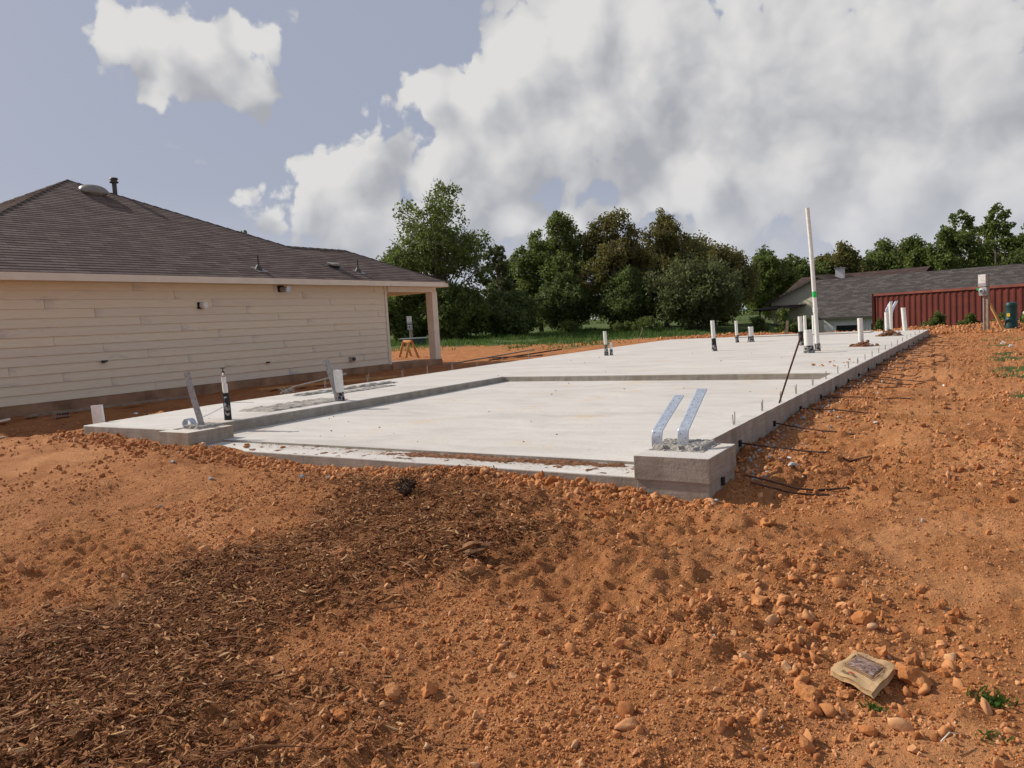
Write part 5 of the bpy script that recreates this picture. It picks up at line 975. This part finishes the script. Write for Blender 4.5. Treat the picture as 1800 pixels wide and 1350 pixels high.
TR = [  # x, y, top, half width, leaf, low, lobes, per, airy, bark, label
    (-31.2, 39.6, 10.7, 4.0, 'leaf_green', 0.06, 34, 44, 0.8, 'bark_pale', 'tallest airy green tree rising behind the porch'),
    (-36.2, 42.3, 6.8, 3.0, 'leaf_green', 0.05, 14, 55, 0.3, 'bark', 'green tree showing just above the porch roof'),
    (-29.3, 44.4, 6.6, 1.5, 'leaf_grey', 0.25, 9, 34, 1.0, 'bark_pale', 'small thin greyish tree right of the tallest tree'),
    (-28.4, 38.2, 3.9, 2.4, 'leaf_green', 0.0, 13, 60, 0.0, 'bark', 'leafy thicket under the tallest tree'),
    (-26.5, 41.0, 3.2, 2.1, 'leaf_dark', 0.0, 12, 60, 0.0, 'bark', 'dark thicket under the small greyish tree'),
    (-31.1, 36.6, 4.2, 2.1, 'leaf_green', 0.0, 12, 60, 0.0, 'bark', 'bright thicket seen through the porch'),
    (-30.0, 51.1, 8.1, 2.5, 'leaf_green', 0.08, 14, 55, 0.3, 'bark', 'leftmost green tree of the central tree group'),
    (-26.8, 50.7, 9.4, 2.6, 'leaf_green', 0.10, 15, 52, 0.5, 'bark_pale', 'tall green tree second from the left in the central group'),
    (-23.3, 50.7, 8.9, 2.8, 'leaf_olive', 0.10, 16, 58, 0.3, 'bark_pale', 'round olive tree in the middle of the central group'),
    (-21.6, 56.2, 9.1, 2.7, 'leaf_olive', 0.08, 15, 58, 0.3, 'bark', 'olive tree with broad flat top right of the round one'),
    (-18.3, 57.5, 7.3, 3.6, 'leaf_olive', 0.05, 17, 58, 0.3, 'bark_pale', 'wide lower olive tree at the right of the central group'),
    (-17.2, 49.2, 4.9, 3.5, 'leaf_grey', 0.0, 26, 50, 0.5, 'bark', 'wide grey green shrubby tree in front of the central group'),
    (-21.2, 49.0, 4.4, 2.4, 'leaf_dark', 0.0, 13, 60, 0.0, 'bark', 'dark understorey tree left of the shrubby one'),
    (-26.3, 47.9, 4.6, 2.4, 'leaf_dark', 0.05, 13, 55, 0.2, 'bark_pale', 'dark understorey tree under the second tall green tree'),
    (-25.6, 56.4, 8.2, 2.6, 'leaf_dark', 0.03, 14, 55, 0.2, 'bark', 'dark tree filling the middle behind the round olive tree'),
    (-21.0, 60.5, 7.4, 3.2, 'leaf_dark', 0.03, 14, 55, 0.2, 'bark', 'dark tree filling the gap behind the wide olive tree'),
    (-33.0, 52.0, 6.2, 2.2, 'leaf_dark', 0.03, 13, 55, 0.2, 'bark', 'dark tree far back in the gap between the tree groups'),
    (-18.3, 74.2, 6.9, 2.8, 'leaf_green', 0.03, 13, 44, 0.2, 'bark', 'bright green tree just left of the tall white pole'),
    (-17.0, 84.4, 6.7, 3.0, 'leaf_green', 0.03, 13, 44, 0.2, 'bark', 'green tree just right of the tall white pole'),
    (-13.7, 86.7, 7.6, 3.2, 'leaf_olive', 0.03, 14, 44, 0.2, 'bark', 'olive tree above the cream house'),
    (-10.0, 91.2, 7.9, 3.4, 'leaf_green', 0.03, 14, 44, 0.2, 'bark', 'green tree above the left part of the grey roof'),
    (-6.6, 88.7, 7.7, 3.2, 'leaf_green', 0.03, 14, 44, 0.2, 'bark', 'green tree above the middle of the grey roof'),
    (-2.9, 84.2, 9.3, 3.3, 'leaf_green', 0.03, 15, 46, 0.7, 'bark', 'left one of the two tallest trees at the right'),
    (0.1, 89.6, 9.9, 3.0, 'leaf_green', 0.03, 15, 42, 1.0, 'bark', 'right one of the two tallest trees at the right'),
    (3.2, 87.7, 7.9, 3.0, 'leaf_dark', 0.03, 14, 44, 0.2, 'bark', 'dark tree at the right picture edge'),
    (7.4, 97.3, 7.8, 3.8, 'leaf_green', 0.03, 14, 44, 0.2, 'bark', None),
    (-15.4, 92.0, 6.9, 3.4, 'leaf_green', 0.0, 14, 42, 0.2, 'bark', 'bright tree behind the chimney of the cream house'),
    (-11.9, 97.0, 7.4, 3.6, 'leaf_dark', 0.0, 14, 42, 0.2, 'bark', 'darker tree filling in behind the cream house'),
    (-8.2, 97.0, 7.4, 3.6, 'leaf_olive', 0.0, 14, 42, 0.2, 'bark', 'olive tree filling in left of the middle of the grey roof'),
    (-4.6, 95.0, 7.6, 3.6, 'leaf_green', 0.0, 14, 42, 0.2, 'bark', 'bright tree filling in right of the middle of the grey roof'),
    (-1.0, 97.0, 7.6, 3.8, 'leaf_olive', 0.0, 14, 42, 0.2, 'bark', 'olive tree low between the two tallest trees at the right'),
    (-20.5, 82.0, 6.2, 3.2, 'leaf_dark', 0.0, 14, 42, 0.2, 'bark', 'dark tree left of the cream gable'),
    (-39.6, 31.7, 7.7, 1.8, 'leaf_dark', 0.1, 11, 50, 0.2, 'bark', 'tree top peeping over the brown roof')]
for i, (x, y, tp, hw, mt_, low, lb, per, airy, bk, lab) in enumerate(TR):
    if lab is None: continue
    tree('tree', x, y, tp, hw, mt_, lab, 100 + i, low * 0.5, lb + (8 if airy > .6 else 14), per, 17 if hw < 3 else 20, 0.20 if y < 60 else 0.30, airy, bk, group='trees behind the plot', lr=(0.20, 0.36) if airy > .6 or 'shrubby tree in' in lab else (0.28, 0.46))
for i, (x, y, tp, hw, mt_, lab) in enumerate(((-10.9, 47.6, 1.15, 0.9, 'leaf_green', 'leafy sapling in front of the cream house'), (-9.9, 48.2, 0.55, 0.7, 'leaf_green', 'low bush at the left end of the grey roofed house'), (-12.6, 48.4, 0.75, 0.9, 'leaf_dark', 'dark bush on the lawn left of the sapling'),
        (-2.3, 38.6, 0.42, 0.55, 'leaf_green', 'weedy bush against the middle of the red container'), (-4.6, 39.9, 0.2, 0.35, 'leaf_green', 'small weed by the left end of the red container'), (-0.9, 37.4, 0.25, 0.4, 'leaf_green', 'weed by the container left of the meter post'), (0.3, 36.9, 0.25, 0.4, 'leaf_green', 'weed by the container behind the green pedestal'), (1.0, 32.2, 0.08, 0.3, 'leaf_green', 'low green plant between the two pedestals'),
        (-24.2, 45.4, 1.0, 1.1, 'leaf_green', 'low bright bush under the round olive tree'), (-18.6, 45.6, 1.0, 1.2, 'leaf_green', 'low bright bush before the grey green shrubby tree'), (-20.6, 45.4, 0.8, 0.9, 'leaf_green', 'low bright bush left of the shrubby tree'), (-29.0, 46.8, 1.1, 1.0, 'leaf_olive', 'low bush in the gap between the tree groups'))):
    tree('bush', x, y, tp, hw, mt_, lab, 300 + i, 0.0, 8, 42, 9, 0.11, 0.3, cat='bush', trunk=0.03, group='bushes behind the plot')
def far_woods():
    rs = np.random.RandomState(5); n = 900; a = rs.uniform(-1.25, 0.75, n); d = rs.uniform(120, 150, n); x = d * np.sin(a); y = d * np.cos(a)
    C = np.stack([x, y, -1.5 + rs.rand(n) ** 0.8 * (5.2 + 2.2 * vnoise(a * 22, a * 0 + 3.3, 8))], -1); V, F, tone = leaves(C, 60, np.full(n, 1.5), 0.6, rs)
    o = npmesh('far_woods', V, F, M['leaf_dark'], smooth=False, attrs={'tone': tone}); setp(o, 'distant dark wood closing the horizon', 'woods', kind='stuff')
far_woods()
def grass():
    rs = np.random.RandomState(15); n = 90000; x = rs.uniform(-40, -8, n); y = rs.uniform(24, 50, n); dd = -0.541 * x + 0.837 * y
    g = np.maximum(soilness(x, y), 0.55 * sm(24, 32, dd) * sm(-11.3, -12.5, x) * sm(0.0, 0.2, fbm(x, y, 0.5, 4, 35))); k = (rs.rand(n) < g * 0.6) & (polydist(x, y, FOOT) < -0.3) & (fbm(x, y, 0.7, 3, 21) > -0.18); x, y = x[k], y[k]; n = len(x)
    z = height(x, y); h = rs.uniform(0.07, 0.26, n) * (0.6 + 0.8 * sm(-0.1, 0.3, fbm(x, y, 0.4, 3, 66))); a = rs.uniform(0, 6.28, n); w = 0.028; l = rs.normal(0, 0.5, (n, 2)) * h[:, None]
    V = np.stack([np.stack([x - w * np.cos(a), y - w * np.sin(a), z - .02], -1), np.stack([x + w * np.cos(a), y + w * np.sin(a), z - .02], -1), np.stack([x + l[:, 0], y + l[:, 1], z + h], -1)], 1).reshape(-1, 3)
    o = npmesh('rough_grass', V, np.arange(n * 3).reshape(n, 3), M['grassblade'], smooth=False, attrs={'tone': np.repeat(rs.rand(n), 3)}); setp(o, 'rough green grass growing behind the slab', 'grass', kind='stuff')
grass()
def tuft(x, y, r, h, n, label, seed):
    rs = np.random.RandomState(seed); px = x + rs.normal(0, r, n); py = y + rs.normal(0, r * .6, n); z = height(px, py); hh = h * rs.uniform(0.5, 1.2, n); a = rs.uniform(0, 6.28, n); w = 0.0016; l = rs.normal(0, 0.7, (n, 2)) * hh[:, None]
    m = np.stack([px + l[:, 0] * .35, py + l[:, 1] * .35, z + hh * .7], -1)
    V = np.stack([np.stack([px - w * np.cos(a), py - w * np.sin(a), z - .01], -1), np.stack([px + w * np.cos(a), py + w * np.sin(a), z - .01], -1), m + np.stack([w * np.cos(a), w * np.sin(a), 0 * a], -1), np.stack([px + l[:, 0], py + l[:, 1], z + hh], -1)], 1).reshape(-1, 3)
    o = npmesh('grass_tuft', V, np.arange(n * 4).reshape(n, 4), M['grassblade'], loc=(x, y, float(height(x, y))), smooth=False, attrs={'tone': np.repeat(rs.rand(n), 4)}); setp(o, label, 'grass tuft')
tuft(-0.37, 2.80, 0.016, 0.018, 60, 'tiny grass tuft in front of the paper bag', 1)
tuft(-0.02, 3.02, 0.03, 0.028, 90, 'larger grass tuft at the lower right picture edge', 2)
tuft(-0.01, 2.74, 0.025, 0.018, 40, 'sparse grass tuft at the lower right corner', 3)

# ------------------------------------------------------------------ foreground stones, wood and litter
ROCKS = [(-0.7, 2.53, 0.059, 'rounded tan stone at the bottom edge right of centre'), (-0.76, 2.52, 0.06, 'rounded stone left of its twin at the bottom edge'), (-0.6, 2.79, 0.105, 'big sloping clod left below the paper bag'), (-0.35, 2.96, 0.053, 'small pale stone just below the paper bag'),
    (-0.47, 2.85, 0.058, 'round stone left of the tiny grass tuft'), (-0.26, 3.05, 0.135, 'biggest angular clod right of the paper bag'), (-0.16, 3.18, 0.085, 'faceted tan rock right of the biggest clod'), (-0.23, 3.20, 0.066, 'yellowish rock behind the biggest clod'), (-0.40, 2.95, 0.09, 'low flat clod below the bag front edge'),
    (-0.12, 3.38, 0.091, 'dark brown rock above right of the paper bag'), (-0.49, 3.49, 0.125, 'slab shaped clod behind the paper bag'), (-0.34, 3.47, 0.068, 'tan stone right of the slab shaped clod'), (-0.86, 2.93, 0.069, 'upright clod left of the paper bag'), (-0.95, 3.47, 0.134, 'long flat clod in the middle right foreground')]
for i, (x, y, w, lab) in enumerate(ROCKS):
    lump(x, y, float(height(x, y)) - 0.008, w * 0.52, lab, M['rock'], 'rock', 'rock', 'rocks in the foreground', 200 + i, 0.75 if i not in (8, 13) else 0.4)
for i, (x, y, w) in enumerate([(-0.75, 3.04, 0.058), (-0.64, 2.95, 0.078), (-1.11, 3.62, 0.071), (-1.08, 3.74, 0.072), (-0.81, 3.75, 0.05), (-2.25, 4.45, 0.095), (-2.87, 4.92, 0.12), (-2.44, 4.86, 0.084), (-1.17, 4.52, 0.14), (-2.42, 1.83, 0.067), (-2.9, 1.6, 0.082), (-2.14, 1.97, 0.089), (-2.01, 2.12, 0.045), (-1.81, 2.08, 0.043), (-2.08, 2.18, 0.105), (-1.95, 2.26, 0.093), (-0.56, 2.84, 0.042), (-1.65, 4.92, 0.056),
        (-1.5, 4.9, 0.09), (-1.35, 5.0, 0.07), (-0.2, 3.6, 0.06), (-0.3, 3.75, 0.05), (-0.1, 3.05, 0.05), (-0.02, 3.3, 0.05), (-0.45, 3.62, 0.05), (-0.62, 3.3, 0.05), (-1.3, 2.6, 0.045), (-1.45, 2.3, 0.05), (-0.95, 2.55, 0.05), (-1.6, 2.9, 0.04), (-2.1, 4.9, 0.08), (-5.6, 3.9, 0.07), (-6.1, 3.2, 0.06)]):
    lab = 'orange soil rock lying just in front of the slab' if y > 4.3 else 'orange soil rock at the right edge of the mulch' if x < -1.75 and x > -3 else 'orange soil rock on the bare slope left of the mulch' if x < -3 else 'orange soil rock on the bare ground behind the bag' if y > 3.25 else 'small orange soil rock near the paper bag' if x > -0.8 else 'orange soil rock at the bottom centre of the picture'
    lump(x, y, float(height(x, y)) - 0.008, w * 0.52, lab, M['rock'], 'rock', 'rock', 'rocks in the foreground', 230 + i % 11, 0.7)
for i, (x, y, s) in enumerate(((-1.62, 4.98, 0.032), (-1.5, 5.55, 0.03), (-4.9, 4.55, 0.03), (-5.3, 4.6, 0.035), (-1.3, 5.9, 0.045), (-6.2, 4.3, 0.03), (-5.9, 3.6, 0.025), (-7.1, 4.5, 0.03))):
    lump(x, y, float(height(x, y)), s, 'grey chip of broken concrete on the soil near the slab', M['greystone'], 'stone', 'concrete_chip', 'concrete chips by the slab', 170 + i, 0.6)
def wood_chunk():
    x, y = -2.56, 3.45; z = float(height(x, y)); T = empty('wood_chunk', (x, y, z), 'splintered brown wood chunk standing out of the mulch', 'wood chunk'); rs = random.Random(4)
    for k in range(9):
        a = rs.uniform(-0.25, 0.6); l = rs.uniform(0.12, 0.24); p = Vector((x + rs.uniform(-.04, .05), y + rs.uniform(-.03, .03), z + 0.0 + 0.012 * k * 0.4)); d = Vector((math.cos(a), math.sin(a) * 0.5, rs.uniform(0.05, 0.55))).normalized()
        MB().tube([p - d * l * .5 + Vector((0, 0, .03)), p + Vector((0, 0, .035)), p + d * l * .5 + Vector((0, 0, .03))], [0.008, rs.uniform(0.014, 0.026), 0.003], 5).build('splinter', M['chunk'], T)
wood_chunk()
def root_clump():
    x, y = -3.84, 4.36; z = float(height(x, y)); T = empty('root_clump', (x, y, z), 'dark tangled root clump on the mulch near the slab', 'root clump'); rs = np.random.RandomState(3); mb = MB()
    V, F = ico(3, 44, 1, .9, .7); npmesh('core', V * 0.075 + np.array([x, y, z + 0.05]), F, M['root'], T, loc=(x, y, z))
    for k in range(90):
        d = rs.normal(0, 1, 3); d[2] = abs(d[2]); d /= np.linalg.norm(d); p = np.array([x, y, z + .04]) + d * 0.06; q = p + (d + rs.normal(0, .7, 3)) * 0.022; e = q + rs.normal(0, 1, 3) * 0.018; mb.tube([p, q, e], [0.004, 0.003, 0.001], 4, False)
    mb.build('root_fibres', M['root'], T)
root_clump()
def straws():
    for i, (x, y, l, a) in enumerate(((-0.13, 2.62, 0.07, 0.9), (-3.1, 2.2, 0.30, 0.3), (-2.7, 1.9, 0.34, 0.55), (-3.4, 3.6, 0.26, 0.2), (-2.2, 1.62, 0.3, 0.7), (-2.75, 3.1, 0.25, -0.4), (-3.9, 2.9, 0.3, 0.15), (-2.5, 2.75, 0.22, 0.5))):
        p = Vector((x - l / 2 * math.cos(a), y - l / 2 * math.sin(a), 0)); q = Vector((x + l / 2 * math.cos(a), y + l / 2 * math.sin(a), 0)); p.z = float(height(p.x, p.y)) + .03; q.z = float(height(q.x, q.y)) + .035; m = (p + q) / 2 + Vector((0, 0.01, 0.012))
        o = MB().tube([p, m, q], [0.003, 0.0055 if i else 0.0018, 0.002], 5).build('wood_sliver', M['trim' if i == 0 else 'chunk']); setp(o, 'pale straw at the lower right corner' if i == 0 else 'long brown wood sliver lying in the mulch', 'wood sliver', 'slivers in the mulch' if i else None)
straws()

# ------------------------------------------------------------------ paper bag with window
def paper_bag():
    gx, gy = -0.42, 2.99; g = float(height(gx, gy)); zt = g + 0.034
    T = empty('paper_bag', (gx, gy, g), 'crumpled tan paper food bag with clear window lying on the soil', 'paper bag')
    tp = MT('kraft_paper', 0.75, 0.25); n = tp.noise(tp.pos(), 18, 5, 0.6); nb = tp.noise(tp.pos((1, 1, 1)), 26, 4, 0.5, 0.6)
    paper = tp.done(tp.ramp(n, [(0.3, (0.40, 0.255, 0.125)), (0.7, (0.49, 0.325, 0.17))]), tp.bump(nb, 0.6, 0.012))
    tw = MT('window_film', 0.12, 0.6); k = tw.noise(tw.pos(), 38, 5, 0.6, 1.2); film = tw.done(tw.ramp(k, [(0.32, (0.05, 0.028, 0.022)), (0.5, (0.22, 0.12, 0.085)), (0.62, (0.36, 0.25, 0.21)), (0.75, (0.62, 0.58, 0.58))]), tw.bump(k, 0.7, 0.01))
    ink = simple('brown_ink', (0.16, 0.055, 0.03), 0.7); black = simple('black_ink', (0.03, 0.03, 0.025), 0.7); red = simple('red_ink', (0.60, 0.045, 0.03), 0.7)
    c00, c10, c11, c01 = [Vector(q) for q in ((-0.545, 2.965, 0), (-0.375, 2.825, 0), (-0.325, 3.075, 0), (-0.475, 3.155, 0))]
    def pt(s, t, dz=0.0):
        p = c00 * (1 - s) * (1 - t) + c10 * s * (1 - t) + c11 * s * t + c01 * (1 - s) * t
        puff = 0.010 * math.sin(math.pi * min(max(s, 0), 1)) * math.sin(math.pi * min(max(t, 0), 1)); cr = 0.006 * math.sin(9 * s + 4 * t) * math.sin(7 * t - 3 * s) * (1 if (s < .16 or s > .84 or t < .2 or t > .8) else .25)
        return Vector((p.x, p.y, zt + puff + cr + dz - 0.012 * (1 - s) * (1 - t)))
    def loopz(sx, ty, rs_, rt_, cs, ct, n=6):
        out = []
        for qx, qy, a0 in ((1, 1, 0), (-1, 1, 90), (-1, -1, 180), (1, -1, 270)):
            for i in range(n + 1): a = R(a0 + 90 * i / n); out.append((cs + qx * (sx - rs_) + rs_ * math.cos(a), ct + qy * (ty - rt_) + rt_ * math.sin(a)))
        return out
    N = 18; mb = MB(); idx = {}
    for j in range(N + 1):
        for i in range(N + 1):
            s, t = i / N, j / N; idx[i, j] = len(mb.v); p = pt(s, t)
            if i == 0 and j == 0: p = pt(0.05, 0.05)
            if i == 0 and j == N: p = pt(0.06, 0.94)
            mb.v.append(tuple(p))
    mb.f += [(idx[i, j], idx[i + 1, j], idx[i + 1, j + 1], idx[i, j + 1]) for j in range(N) for i in range(N)]
    # side walls folding in to the back panel
    ring = [(i / N, 0) for i in range(N + 1)] + [(1, j / N) for j in range(1, N + 1)] + [(1 - i / N, 1) for i in range(1, N + 1)] + [(0, 1 - j / N) for j in range(1, N)]
    ri = [idx[i, 0] for i in range(N + 1)] + [idx[N, j] for j in range(1, N + 1)] + [idx[N - i, N] for i in range(1, N + 1)] + [idx[0, N - j] for j in range(1, N)]
    b1 = len(mb.v); m = len(ring)
    for s, t in ring:
        k_ = 0.10 if s == 1 else 0.03; q = pt(s + (0.5 - s) * k_, t + (0.5 - t) * 0.04, -0.014 if s == 1 else -0.007); mb.v.append(tuple(q))
    for s, t in ring:
        k_ = -0.02 if s == 1 else 0.02; q = pt(s + (0.5 - s) * k_, t + (0.5 - t) * .03, -0.028 if s == 1 else -0.022); mb.v.append(tuple(q))
    for i in range(m):
        j = (i + 1) % m; mb.f += [(ri[i], ri[j], b1 + j, b1 + i), (b1 + i, b1 + j, b1 + m + j, b1 + m + i)]
    mb.f.append(tuple(b1 + m + i for i in range(m)))
    mb.build('bag_body', paper, T, smooth=True)
    cs, ct = 0.50, 0.53
    def rnd_rect(sx, ty, r, n=5, m=10):
        out = []; c4 = loopz(sx, ty, r, r, cs, ct, n); k = n + 1
        for q in range(4):
            out += c4[q * k:(q + 1) * k]; p0 = c4[(q + 1) * k - 1]; p1 = c4[((q + 1) * k) % len(c4)]; out += [(p0[0] + (p1[0] - p0[0]) * i / m, p0[1] + (p1[1] - p0[1]) * i / m) for i in range(1, m)]
        return out
    q = MB(); nw, nh = 14, 12
    for j in range(nh + 1):
        for i in range(nw + 1): q.v.append(tuple(pt(cs - 0.30 + 0.60 * i / nw, ct - 0.20 + 0.40 * j / nh, 0.003)))
    q.f = [(j * (nw + 1) + i, j * (nw + 1) + i + 1, (j + 1) * (nw + 1) + i + 1, (j + 1) * (nw + 1) + i) for j in range(nh) for i in range(nw)]; q.build('window', film, T, smooth=True)
    def line(a, w, dz, name, mat):
        lp = rnd_rect(a[0], a[1], .06); l2 = rnd_rect(a[0] - w, a[1] - w, .05); q = MB(); c = len(lp); q.v = [tuple(pt(s, t, dz)) for s, t in lp] + [tuple(pt(s, t, dz)) for s, t in l2]; q.f = [(i, (i + 1) % c, c + (i + 1) % c, c + i) for i in range(c)]; return q.build(name, mat, T)
    line((0.375, 0.275), 0.010, 0.003, 'printed_border', ink); line((0.345, 0.245), 0.018, 0.003, 'printed_border', ink)
    cu = bpy.data.curves.new('logo_text', 'FONT'); cu.body = 'Pizza Hut'; cu.size = 1.0; cu.align_x = 'CENTER'; cu.shear = 0.15; cu.offset = 0.012
    tmp = bpy.data.objects.new('logo_text', cu); COL.objects.link(tmp); dg = bpy.context.evaluated_depsgraph_get(); me = bpy.data.meshes.new_from_object(tmp.evaluated_get(dg)); COL.objects.unlink(tmp); bpy.data.objects.remove(tmp)
    o0 = wloc(T); sc_ = 0.092
    for v in me.vertices: p = pt(0.40 + v.co.x * sc_, 0.075 + v.co.y * sc_ * 1.15, 0.003); v.co = p - o0
    me.materials.clear(); me.materials.append(black); lo = bpy.data.objects.new('printed_name', me); COL.objects.link(lo); lo.parent = T
    q = MB(); prof = [(-0.10, 0.138), (-0.075, 0.148), (-0.05, 0.178), (-0.015, 0.192), (0.02, 0.190), (0.05, 0.172), (0.075, 0.150), (0.11, 0.140), (0.05, 0.146), (0.0, 0.150), (-0.05, 0.146)]
    q.v = [tuple(pt(0.42 + a, b, 0.003)) for a, b in prof]; q.f = [(0, 1, 10), (1, 2, 9, 10), (2, 3, 9), (3, 4, 9), (4, 5, 9), (5, 6, 8, 9), (6, 7, 8)]; q.build('printed_roof', red, T)
paper_bag()
